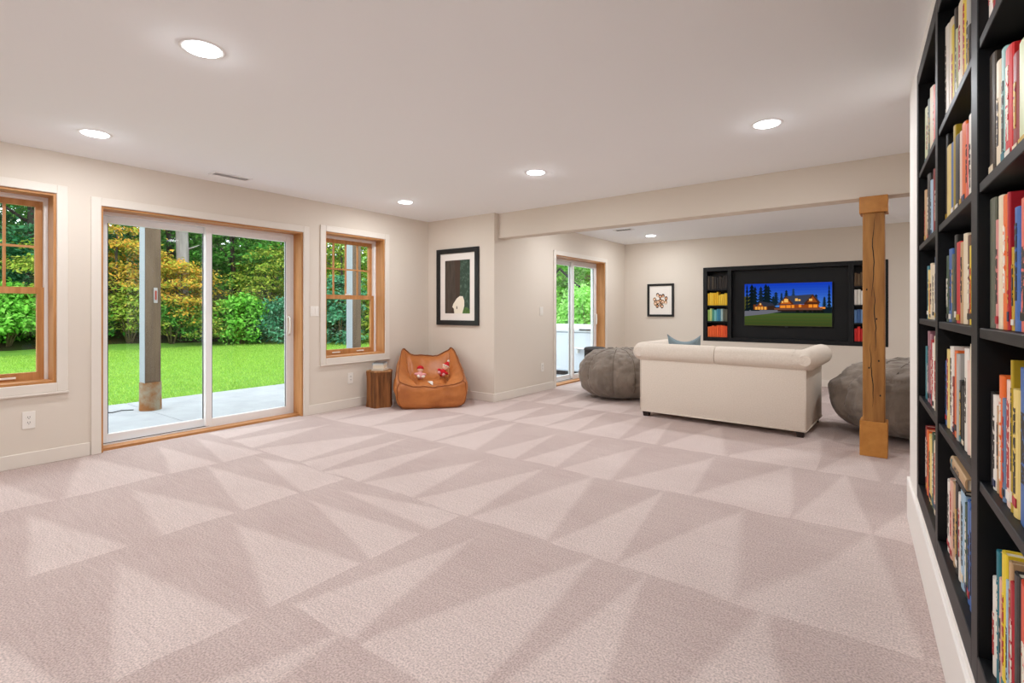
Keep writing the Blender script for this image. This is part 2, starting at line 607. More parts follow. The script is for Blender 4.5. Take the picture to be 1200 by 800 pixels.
# ------------------------------------------------------------------ post
M_POST = wood('rough_post_wood', (178, 126, 66), (136, 90, 44), 0.6, 4.0, (1, 1, 0.1), 0.35)
M_POSTBOX = wood('smooth_post_wood', (196, 136, 66), (176, 116, 52), 0.42, 3.0, (1, 0.1, 1), 0.05)
post = thing('wooden_post', 'square honey-coloured timber post with boxed cap and base under the ceiling beam', 'post', (-0.090, 5.160, 0), R(-1.7))
bx(-0.074, 0.074, -0.074, 0.074, 0.0, 2.12, bev=0.008, seg=2).build('shaft', M_POST, post)
def collar(name, half, z0, z1):
    m = MB()
    h, t = half, half - 0.0745
    m.box(-h, h, -h, -h + t, z0, z1, bev=0.003)
    m.box(-h, h, h - t, h, z0, z1, bev=0.003)
    m.box(-h, -h + t, -h + t, h - t, z0, z1, bev=0.003)
    m.box(h - t, h, -h + t, h - t, z0, z1, bev=0.003)
    return m.build(name, M_POSTBOX, post)
collar('base_box', 0.093, 0.0, 0.285)
collar('cap_box', 0.096, 1.985, 2.119)
rc = random.Random(4)
for seg_ in ((0.012, 1.95, 1.30), (-0.006, 1.38, 0.86), (-0.02, 0.92, 0.40)):
    m = MB()
    x0, za, zb = seg_
    n = 14
    pl, pr = [], []
    x = x0
    for i in range(n + 1):
        z = za + (zb - za) * i / n
        x += rc.uniform(-0.006, 0.006)
        wd = 0.0028 * math.sin(math.pi * (i + 0.15) / (n + 0.3)) + 0.0006
        pl.append((x - wd, -0.0745, z))
        pr.append((x + wd, -0.0745, z))
    for i in range(n):
        m.poly([pl[i], pr[i], pr[i + 1], pl[i + 1]])
    m.build('crack', M_DARK, post)
for (kx, kz) in ((-0.045, 1.36), (0.035, 0.78), (0.02, 1.12), (-0.03, 0.72), (0.045, 0.5)):
    m = MB()
    m.ball((kx, -0.0735, kz), (0.006, 0.002, 0.009), 8, 6)
    m.build('knot', M_DARK, post)

# ------------------------------------------------------------------ sofa
M_LINEN = mat('cream_linen', (228, 217, 204), 0.9, 0.1, var=(90, (217, 205, 190), 0.35, 0.7), bump=(420, 0.25, 0.001))
M_FOOT = mat('espresso_wood', (38, 26, 22), 0.4, 0.4)
sofa = thing('sofa', 'cream linen rolled-back sofa seen from behind, facing the television', 'sofa', (-1.425, 5.44, 0), R(-2.6))
HW = 0.815
Z0 = 0.055
bx(-HW, HW, 0, 0.17, Z0, 0.72, bev=0.012, seg=2).build('back_panel', M_LINEN, sofa, 'auto')
for s in (-1, 1):
    a, b = (-HW, -HW + 0.12) if s < 0 else (HW - 0.12, HW)
    bx(a, b, 0.17, 0.96, Z0, 0.72, bev=0.012, seg=2).build('arm_panel', M_LINEN, sofa, 'auto')
bx(-HW + 0.121, HW - 0.121, 0.171, 0.94, Z0, 0.28, bev=0.012, seg=2).build('seat_base', M_LINEN, sofa, 'auto')
for a, b in ((-HW + 0.126, -0.005), (0.005, HW - 0.126)):
    bx(a, b, 0.30, 0.96, 0.283, 0.44, bev=0.035, seg=3).build('seat_cushion', M_LINEN, sofa, 'auto')
bx(-HW + 0.123, HW - 0.123, 0.172, 0.30, 0.283, 0.78, bev=0.03, seg=3).build('back_cushion', M_LINEN, sofa, 'auto')
RZ, RR = 0.722, 0.097
def roll(x0, x1):
    m = MB()
    n = 20
    pts, rad = [], []
    for i in range(n + 1):
        x = x0 + (x1 - x0) * i / n
        e = min(abs(x - 0.0), 1.0)
        pts.append((x, 0.045, RZ))
        rad.append(RR * (1 - 0.05 * math.exp(-(e / 0.02) ** 2)))
    m.tube(pts, rad, 24)
    return m
roll(-0.80, -0.003).build('back_roll', M_LINEN, sofa, 'auto')
roll(0.003, 0.80).build('back_roll', M_LINEN, sofa, 'auto')
for s in (-1, 1):
    m = MB()
    pts, rad = [], []
    for i in range(26):
        y = -0.048 + 1.03 * i / 25
        pts.append((s * 0.815, y, RZ + 0.002))
        e0 = min(1.0, (i + 0.4) / 3.2)
        e1 = min(1.0, (25 - i + 0.4) / 2.0)
        rad.append((RR + 0.006) * math.sqrt(max(0.02, 1 - (1 - e0) ** 2)) * math.sqrt(max(0.02, 1 - (1 - e1) ** 2)))
    m.tube(pts, rad, 24)
    o = m.build('arm_roll', M_LINEN, sofa, 'auto')
    # gathered pleats where back and arm meet
    g = MB()
    for k in range(7):
        a = -0.9 + 0.45 * k
        cx, cz = s * 0.70, RZ
        rr = RR + 0.0015
        g.tube([(cx + s * 0.02 * abs(a), 0.045 - rr * math.cos(a - 0.05), cz + rr * math.sin(a - 0.05)),
                (cx + s * (0.02 * abs(a) + 0.012), 0.045 - rr * math.cos(a + 0.16), cz + rr * math.sin(a + 0.16))], 0.0028, 6)
    g.build('pleats', M_LINEN, sofa, True)['kind'] = 'stuff'
pp = MB()
pp.tube([(-HW, -0.003, Z0 + 0.008), (HW, -0.003, Z0 + 0.008)], 0.006, 8)
pp.tube([(HW + 0.002, 0, Z0 + 0.01), (HW + 0.002, 0.0, 0.64)], 0.004, 8)
pp.tube([(-HW - 0.002, 0, Z0 + 0.01), (-HW - 0.002, 0.0, 0.64)], 0.004, 8)
pp.tube([(HW + 0.003, 0, Z0 + 0.008), (HW + 0.003, 0.95, Z0 + 0.008)], 0.006, 8)
pp.build('piping', M_LINEN, sofa, True)
for sx in (-1, 1):
    for yy in (0.055, 0.89):
        m = MB()
        m.prism([(sx * 0.765 - 0.028, yy - 0.028, 0), (sx * 0.765 + 0.028, yy - 0.028, 0), (sx * 0.765 + 0.028, yy + 0.028, 0), (sx * 0.765 - 0.028, yy + 0.028, 0)], (0, 0, 0.054))
        for v in m.bm.verts:
            if v.co.z > 0.04:
                v.co.x = sx * 0.765 + (v.co.x - sx * 0.765) * 1.25
                v.co.y = yy + (v.co.y - yy) * 1.25
        m.build('foot', M_FOOT, sofa)

# throw pillow: two peaked corners show above the sofa back
M_PILLOW = mat('blue_grey_linen', (128, 144, 150), 0.9, 0.1, bump=(300, 0.3, 0.002))
def pillow_mesh(wd, ht, th, dent):
    m = MB()
    n = 16
    grid = {}
    for side in (1, -1):
        for i in range(n + 1):
            for j in range(n + 1):
                u, v = -1 + 2 * i / n, -1 + 2 * j / n
                edge = (i in (0, n) or j in (0, n))
                if edge and side < 0:
                    grid[(side, i, j)] = grid[(1, i, j)]
                    continue
                puff = (max(0, (1 - u * u)) * max(0, (1 - v * v))) ** 0.45
                x = u * wd / 2 * (1 - 0.07 * (1 - v * v))
                z = v * ht / 2 * (1 - 0.07 * (1 - u * u))
                if v > 0:
                    z -= dent * (1 - u * u) * v * v
                grid[(side, i, j)] = m.bm.verts.new((x, side * th / 2 * puff, z))
    for side in (1, -1):
        for i in range(n):
            for j in range(n):
                m.bm.faces.new([grid[(side, i, j)], grid[(side, i + 1, j)], grid[(side, i + 1, j + 1)], grid[(side, i, j + 1)]])
    return m
o = pillow_mesh(0.39, 0.46, 0.14, 0.07).build('throw_pillow', M_PILLOW, None, True, (-1.882, 5.91, 0.682))
o.rotation_euler = (R(9), 0, R(-2.6))
tag(o, 'blue-grey throw pillow with a dented top edge showing above the sofa back', 'pillow')

# ------------------------------------------------------------------ grey beanbag poufs
M_SUEDE = mat('grey_suede', (138, 126, 114), 0.85, 0.15, var=(6, (114, 103, 93), 0.36, 0.66), bump=(13, 0.5, 0.03), stretch=(1, 1, 0.45), sheen=0.2)
M_SUEDE_S = mat('grey_suede_seam', (104, 93, 83), 0.9, 0.1)
def crease(d, seed):
    a = abs(noise.noise(Vector((d.x * 2.6 + seed * 3, d.y * 2.6, d.z * 3.4 + seed))))
    b = abs(noise.noise(Vector((d.x * 4.4 - seed, d.y * 4.4 + 9, d.z * 4.0))))
    return 0.035 * max(0.0, 1 - a / 0.13) ** 2 + 0.022 * max(0.0, 1 - b / 0.12) ** 2
def pouf(name, label, loc, rx, ry, h, seed, npan=9, rz=0.0):
    m = MB()
    U, V = 128, 60
    rows = []
    for j in range(V + 1):
        ph = -math.pi / 2 + math.pi * j / V
        row = []
        for i in range(U):
            th = 2 * math.pi * i / U
            cp, sp = math.cos(ph), math.sin(ph)
            e = 0.72
            rr = abs(cp) ** e
            zz = math.copysign(abs(sp) ** 0.85, sp)
            pan = abs(math.sin(npan * th / 2 + 0.6 * math.sin(2 * th + seed)))
            groove = 1 - 0.055 * math.exp(-(pan / 0.2) ** 2) * (0.35 + 0.65 * min(1, rr * 1.2))
            d = Vector((math.cos(th) * rr, math.sin(th) * rr, zz))
            q = noise.noise(Vector((d.x * 2.1 + seed, d.y * 2.1, d.z * 2.4))) * 0.045
            q += noise.noise(Vector((d.x * 7 + seed, d.y * 7, d.z * 2.0))) * 0.022
            q += noise.noise(Vector((d.x * 15 + seed, d.y * 15, d.z * 5.0))) * 0.009
            q -= crease(d, seed)
            sag = 1 + 0.06 * (1 - zz) * (1 if zz < 0.4 else 0.6)
            k = groove * (1 + q)
            z = (zz + 1) / 2 * h * (1 + q * 0.8)
            if zz < 0:
                z = max(z, 0.0)
            row.append(m.bm.verts.new((d.x * rx * k * sag, d.y * ry * k * sag, z)))
        rows.append(row)
    for j in range(V):
        for i in range(U):
            a, b = rows[j], rows[j + 1]
            m.bm.faces.new((a[i], a[(i + 1) % U], b[(i + 1) % U], b[i]))
    bmesh.ops.remove_doubles(m.bm, verts=m.bm.verts[:], dist=0.0005)
    t = thing(name, label, 'beanbag', loc, rz)
    o = m.build('suede_cover', M_SUEDE, t, True)
    # raised seams that follow the panel joints over the top
    s = MB()
    for k in range(npan):
        pts = []
        for j in range(int(V * 0.30), V - 1):
            ph = -math.pi / 2 + math.pi * j / V
            best = None
            # panel joint nearest to k
            th = 2 * math.pi * k / npan
            for _ in range(6):
                th = (2 * math.pi * k - 2 * 0.6 * math.sin(2 * th + seed)) / npan
            i = int(round(th / (2 * math.pi) * U)) % U
            ridx = rows[j][i] if False else None
            cp, sp = math.cos(ph), math.sin(ph)
            rr = abs(cp) ** 0.72
            zz = math.copysign(abs(sp) ** 0.85, sp)
            d = Vector((math.cos(th) * rr, math.sin(th) * rr, zz))
            q = noise.noise(Vector((d.x * 2.1 + seed, d.y * 2.1, d.z * 2.4))) * 0.045
            q += noise.noise(Vector((d.x * 7 + seed, d.y * 7, d.z * 2.0))) * 0.022
            q += noise.noise(Vector((d.x * 15 + seed, d.y * 15, d.z * 5.0))) * 0.009
            q -= crease(d, seed)
            groove = 1 - 0.055 * (0.35 + 0.65 * min(1, rr * 1.2))
            sag = 1 + 0.06 * (1 - zz) * (1 if zz < 0.4 else 0.6)
            kk = groove * (1 + q)
            pts.append((d.x * rx * kk * sag, d.y * ry * kk * sag, (zz + 1) / 2 * h * (1 + q * 0.8)))
        s.tube(pts, 0.0055, 6)
    s.build('panel_seam', M_SUEDE_S, t, True)
    return t
pouf('beanbag_pouf', 'round grey suede beanbag at the left end of the sofa, before the sliding door', (-2.97, 6.47, 0), 0.50, 0.50, 0.665, 1.3)
pouf('beanbag_pouf', 'large round grey suede beanbag behind the wooden post', (0.27, 6.21, 0), 0.72, 0.70, 0.72, 4.1, 10, 0.5)

# dark upholstered drum behind the left beanbag
drum = thing('drum_stool', 'dark grey upholstered drum stool behind the left grey beanbag', 'stool', (-3.70, 7.22, 0))
MB().lathe([(0.155, 0.0), (0.168, 0.02), (0.172, 0.3), (0.168, 0.55)], seg=32).build('drum', mat('charcoal_felt', (66, 64, 64), 0.9, 0.1, bump=(200, 0.2, 0.002)), drum, 'auto')
MB().lathe([(0.169, 0.553), (0.176, 0.565), (0.172, 0.585), (0.15, 0.60), (0.09, 0.607)], seg=32).build('cushion_top', mat('charcoal_felt_top', (78, 76, 75), 0.9, 0.1), drum, 'auto')

# ------------------------------------------------------------------ leather beanbag chair
M_LEATHER = mat('cognac_leather', (192, 118, 60), 0.40, 0.4, var=(4.5, (166, 96, 46), 0.38, 0.7), bump=(16, 0.25, 0.012))
M_LEATHER_D = mat('cognac_leather_seam', (142, 82, 42), 0.5, 0.3)
chair = thing('beanbag_chair', 'cognac brown leather beanbag lounge chair with peaked back corners in the room corner', 'chair', (-4.70, 4.61, 0), R(50))
CW, CD = 0.405, 0.40
def sm(x):
    x = max(0.0, min(1.0, x))
    return x * x * (3 - 2 * x)
def chair_top(a, b):
    """a: -1..1 across, b: 0 front .. 1 back; height of the upper surface."""
    seat = 0.275 + (0.065 * b - 0.012) * (1 - a * a)
    ridge = 0.325 + 0.345 * b ** 1.25
    wing = abs(a) ** 2.3
    hb = 0.565 + 0.105 * abs(a) ** 2.2
    z = seat + (ridge - seat) * wing
    z += (hb - z) * sm((b - 0.62) / 0.38) ** 1.3 * (1 - 0.15 * wing)
    ca = 0.44 + 0.42 * (b - 0.22) / 0.72
    z -= 0.075 * math.exp(-((abs(a) - ca + 0.03) / 0.07) ** 2) * sm((b - 0.12) / 0.3) * sm((1.0 - b) / 0.15)
    return z
def chair_outline(t_ang, zrel):
    return None
def chair_xy(a, b, bulge):
    wd = CW * (1.0 - 0.17 * b ** 1.8)
    x = a * wd * (1 + bulge)
    y = (-CD + 2 * CD * b)
    y = y + (-bulge * 0.30 if b < 0.5 else bulge * 0.2) * abs(2 * b - 1) ** 3 * CD
    # round the plan corners
    k = (abs(a) ** 5) * (abs(2 * b - 1) ** 5)
    return x * (1 - 0.09 * k), y * (1 - 0.09 * k)
m = MB()
N = 30
top = {}
for i in range(N + 1):
    for j in range(N + 1):
        a, b = -1 + 2 * i / N, j / N
        x, y = chair_xy(a, b, 0.0)
        z = chair_top(a, b)
        z += 0.018 * noise.noise(Vector((x * 9, y * 9, 1.7))) * (1 - abs(a) ** 6)
        z += 0.010 * noise.noise(Vector((x * 22 + y * 8, y * 6, 4.2)))
        top[(i, j)] = m.bm.verts.new((x, y, z))
for i in range(N):
    for j in range(N):
        m.bm.faces.new((top[(i, j)], top[(i + 1, j)], top[(i + 1, j + 1)], top[(i, j + 1)]))
loop = [(i, 0) for i in range(N)] + [(N, j) for j in range(N)] + [(i, N) for i in range(N, 0, -1)] + [(0, j) for j in range(N, 0, -1)]
prev = [top[k] for k in loop]
corner = {0: [prev[0].co.copy()], N: [prev[N].co.copy()]}
LV = 12
for l in range(1, LV + 1):
    f = l / LV
    ring = []
    for (i, j) in loop:
        a, b = -1 + 2 * i / N, j / N
        bul = 0.12 * math.sin(math.pi * min(1.0, f * 0.97) ** 0.62) * (1.0 if b < 0.9 else 0.5)
        x, y = chair_xy(a, b, bul)
        z0 = chair_top(a, b)
        z = z0 * (1 - f)
        x += 0.020 * noise.noise(Vector((x * 7, y * 7, z * 11)))
        y += 0.020 * noise.noise(Vector((x * 7 + 3, y * 7, z * 11)))
        fold = noise.noise(Vector((x * 26, y * 26, 2.0 + z * 3))) * 0.010 * math.exp(-((f - 0.18) / 0.25) ** 2)
        x += fold * (1 if x > 0 else -1) * abs(a)
        y += -fold if b < 0.5 else fold
        if f > 0.85:
            s_ = 1 - 0.10 * (f - 0.85) / 0.15
            x, y = x * s_, y * s_
        ring.append(m.bm.verts.new((x, y, max(0.0, z))))
    n = len(loop)
    for ck in corner:
        corner[ck].append(ring[ck].co * 1.004)
    for k in range(n):
        m.bm.faces.new((prev[k], ring[k], ring[(k + 1) % n], prev[(k + 1) % n]))
    prev = ring
m.bm.faces.new(prev)
m.build('leather_shell', M_LEATHER, chair, True)
def top_pt(a, b, dz=0.004):
    x, y = chair_xy(a, b, 0.0)
    z = chair_top(a, b)
    z += 0.018 * noise.noise(Vector((x * 9, y * 9, 1.7))) * (1 - abs(a) ** 6)
    z += 0.010 * noise.noise(Vector((x * 22 + y * 8, y * 6, 4.2)))
    return (x, y, z + dz)
s = MB()
s.tube([top_pt(-1 + 2 * i / 40, 0.0) for i in range(41)], 0.006, 6)
s.build('seat_edge_seam', M_LEATHER_D, chair, True)
s = MB()
s.tube([top_pt(-1 + 2 * i / 40, 1.0) for i in range(41)], 0.008, 6)
s.build('back_edge_seam', M_LEATHER_D, chair, True)
for ck in corner:
    s = MB()
    s.tube(corner[ck][:-1], 0.005, 6)
    s.build('corner_seam', M_LEATHER_D, chair, True)
for sd in (-1, 1):
    s = MB()
    s.tube([top_pt(sd, j / 30) for j in range(31)], 0.006, 6)
    s.build('side_seam', M_LEATHER_D, chair, True)
    s = MB()
    s.tube([top_pt(sd * (0.86 - 0.42 * (1 - j / 24)), 0.22 + 0.72 * j / 24, 0.001) for j in range(25)], 0.0045, 6)
    s.build('wing_seam', M_LEATHER_D, chair, True)

def chair_world(a, b, dz=0.0):
    x, y, z = top_pt(a, b, dz)
    return chair.matrix_basis @ Vector((x, y, z)) if False else Matrix.Translation(chair.location) @ Matrix.Rotation(chair.rotation_euler.z, 4, 'Z') @ Vector((x, y, z))

# plush toys on the chair
M_RED = mat('red_plush', (196, 40, 48), 0.95, 0.05, bump=(250, 0.4, 0.003))
M_CREAM = mat('cream_plush', (236, 222, 208), 0.95, 0.05, bump=(250, 0.4, 0.003))
M_PINK = mat('pink_plush', (226, 160, 160), 0.95, 0.05)
M_SKIN = mat('felt_face', (238, 196, 170), 0.9, 0.05)
def plush(label, loc, tilt, hat):
    t = thing('plush_doll', label, 'plush toy', loc, R(46))
    t.rotation_euler = (tilt[0], tilt[1], R(46) + tilt[2])
    b = MB()
    b.ball((0, 0, 0.05), (0.045, 0.038, 0.052))
    b.ball((-0.045, -0.02, 0.062), (0.034, 0.018, 0.018), 10, 7)
    b.ball((0.045, -0.02, 0.062), (0.034, 0.018, 0.018), 10, 7)
    b.build('body', M_RED if hat else M_PINK, t, True)
    for sx in (-1, 1):
        l = MB()
        l.tube([(sx * 0.02, -0.01, 0.022), (sx * 0.028, -0.055, 0.02), (sx * 0.034, -0.085, 0.024)], [0.018, 0.016, 0.019], 8)
        l.build('leg', M_PINK if hat else M_CREAM, t, True)
    h = MB()
    h.ball((0, -0.004, 0.125), (0.038, 0.035, 0.036))
    h.ball((0, -0.04, 0.122), (0.007, 0.007, 0.007), 6, 5)
    h.build('head', M_SKIN, t, True)
    e = MB()
    e.ball((-0.013, -0.037, 0.132), 0.0045, 6, 5)
    e.ball((0.013, -0.037, 0.132), 0.0045, 6, 5)
    e.build('eyes', M_DARK, t, True)
    if hat:
        c = MB()
        c.lathe([(0.042, 0.142), (0.044, 0.15), (0.038, 0.165), (0.022, 0.19), (0.008, 0.212)], seg=14)
        c.build('cap', M_RED, t, True)
        c = MB()
        c.lathe([(0.045, 0.139), (0.049, 0.146), (0.045, 0.153)], seg=14)
        c.ball((0, 0, 0.218), 0.016, 8, 6)
        c.build('fur_trim', M_CREAM, t, True)
    else:
        c = MB()
        c.lathe([(0.043, 0.13), (0.044, 0.145), (0.036, 0.163), (0.018, 0.174)], seg=14)
        c.build('hood', M_RED, t, True)
    return t
p = chair_world(-0.33, 0.50, 0.0)
plush('small red-hooded pink plush doll at the left of the leather beanbag seat', (p.x, p.y, p.z + 0.004), (R(-18), R(6), R(10)), False)
p = chair_world(0.36, 0.50, 0.0)
plush('red plush doll in a cream-trimmed cap lying back on the leather beanbag', (p.x, p.y, p.z + 0.024), (R(-20), R(24), R(-14)), True)
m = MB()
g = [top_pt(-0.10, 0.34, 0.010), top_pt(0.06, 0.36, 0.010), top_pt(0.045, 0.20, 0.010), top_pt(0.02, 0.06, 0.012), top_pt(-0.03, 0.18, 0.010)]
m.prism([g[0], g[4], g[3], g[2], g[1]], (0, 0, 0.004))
o = m.build('white_patch', mat('plain_white', (236, 228, 218), 0.9, 0.1))  # flat white triangular patch laid over the seat
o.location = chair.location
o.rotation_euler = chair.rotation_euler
tag(o, 'small triangular white patch lying on the seat of the leather beanbag', 'cloth')

# ------------------------------------------------------------------ tree-stump side table
M_BARK = mat('peeled_trunk', (156, 102, 58), 0.6, 0.25, var=(16, (92, 56, 30), 0.42, 0.6), bump=(30, 0.5, 0.01), stretch=(1, 1, 0.07))
M_END = mat('trunk_end_grain', (176, 128, 82), 0.6, 0.2, var=(30, (140, 96, 58), 0.4, 0.65))
stump = thing('stump_table', 'peeled tree-trunk side table holding books beside the leather beanbag', 'side table', (-5.06, 4.11, 0))
rj = random.Random(3)
jit = [1 + 0.10 * math.sin(5 * 2 * math.pi * i / 40 + 0.7) + 0.05 * math.sin(11 * 2 * math.pi * i / 40) + rj.uniform(-0.03, 0.03) for i in range(40)]
MB().lathe([(0.150, 0.0), (0.143, 0.06), (0.139, 0.2), (0.141, 0.36), (0.147, 0.432)], seg=40, jit=jit).build('trunk', M_BARK, stump, 'auto')
MB().lathe([(0.147, 0.4325), (0.142, 0.446)], seg=40, jit=jit).build('top', M_END, stump, 'auto')

# ------------------------------------------------------------------ books
BCOL = dict(white=(236, 230, 220), cream=(232, 216, 188), crimson=(176, 30, 44), black=(30, 29, 28), tan=(196, 160, 118), brown=(110, 76, 52),
            navy=(38, 52, 92), dark_red=(138, 36, 34), dark_brown=(66, 56, 46), pale_teal=(150, 190, 186), red=(206, 44, 44), pale_green=(206, 212, 172),
            olive_grey=(98, 100, 84), pink=(214, 140, 134), orange=(232, 110, 44), mustard=(196, 156, 34), blue=(66, 106, 172), salmon=(224, 110, 94),
            slate_blue=(104, 128, 158), pale_pink=(238, 206, 190), olive_yellow=(180, 152, 34), cream_yellow=(232, 206, 126), teal=(38, 118, 132),
            cream_red=(226, 178, 158), yellow=(236, 208, 58), pale_blue=(164, 194, 216), charcoal=(60, 56, 54), red_orange=(222, 80, 56),
            dark_green=(52, 78, 54), light_grey=(184, 180, 174), mauve=(160, 112, 122))
M_PAGES = mat('book_pages', (232, 220, 198), 0.9, 0.1)
def print_mat(name, ink, paper_clear=True):
    """spine print: broken blotches of ink, too small to read."""
    m = bpy.data.materials.new(name)
    m.use_nodes = True
    nt = m.node_tree
    b = nt.nodes['Principled BSDF']
    b.inputs['Roughness'].default_value = 0.5
    tc = nd(nt, 'ShaderNodeTexCoord')
    mp = nd(nt, 'ShaderNodeMapping')
    mp.inputs['Scale'].default_value = (1, 1.0, 0.9)
    nt.links.new(tc.outputs['Object'], mp.inputs[0])
    n = nd(nt, 'ShaderNodeTexNoise')
    n.inputs['Scale'].default_value = 70
    n.inputs['Detail'].default_value = 2
    nt.links.new(mp.outputs[0], n.inputs['Vector'])
    cr = nd(nt, 'ShaderNodeValToRGB')
    cr.color_ramp.interpolation = 'CONSTANT'
    cr.color_ramp.elements[0].color = lin(ink[0])
    cr.color_ramp.elements[1].position = 0.43
    cr.color_ramp.elements[1].color = lin(ink[1])
    nt.links.new(n.outputs['Fac'], cr.inputs[0])
    nt.links.new(cr.outputs[0], b.inputs['Base Color'])
    return m
PRINT_CACHE = {}
def book_mat(c):
    return mat('cover_' + c, BCOL[c], 0.42, 0.35)
def spine_print(c, ink):
    k = (c, ink)
    if k not in PRINT_CACHE:
        inks = dict(dark=(40, 34, 32), light=(240, 232, 216), gold=(206, 168, 74), red=(180, 40, 40))
        PRINT_CACHE[k] = print_mat('spine_print_%s_%s' % k, (BCOL[c], inks[ink]))
    return PRINT_CACHE[k]

def make_book(name, c, depth, th, h, rnd, detail=True):
    """spine at x=0 facing -x, runs y 0..th, z 0..h"""
    m = MB()
    t = 0.003
    r = min(0.006, th * 0.2)
    m.box(0.0 + r, depth, 0, t, 0, h)
    m.box(0.0 + r, depth, th - t, th, 0, h)
    pts = []
    for k in range(7):
        a = math.pi * k / 6
        pts.append((r - r * math.sin(a), th / 2 - (th / 2) * math.cos(a), 0))
    m.prism(pts, (0, 0, h))
    o = m.build(name, book_mat(c))
    if detail:
        MB().box(r + 0.001, depth - 0.004, t, th - t, 0.004, h - 0.005).build('pages', M_PAGES, o)
        dark_cover = sum(BCOL[c]) < 330
        ink = rnd.choice(['light', 'gold', 'light']) if dark_cover else rnd.choice(['dark', 'dark', 'red' if c not in ('red', 'crimson', 'salmon', 'red_orange', 'orange') else 'light'])
        z0, z1 = sorted((rnd.uniform(0.12, 0.3), rnd.uniform(0.62, 0.88)))
        if th > 0.016 and rnd.random() < 0.7:
            MB().box(-0.0006, 0.0008, th * 0.33, th * 0.67, h * z0, h * z1).build('spine_title', spine_print(c, ink), o)
        if rnd.random() < 0.6:
            bc = rnd.choice(['black', 'white', 'crimson', 'mustard', 'navy', 'cream', 'teal'])
            zb = rnd.uniform(0.03, 0.09)
            if bc != c:
                MB().box(-0.0005, 0.0010, th * 0.15, th * 0.85, h * zb, h * (zb + 0.07)).build('spine_band', book_mat(bc), o)
    return o
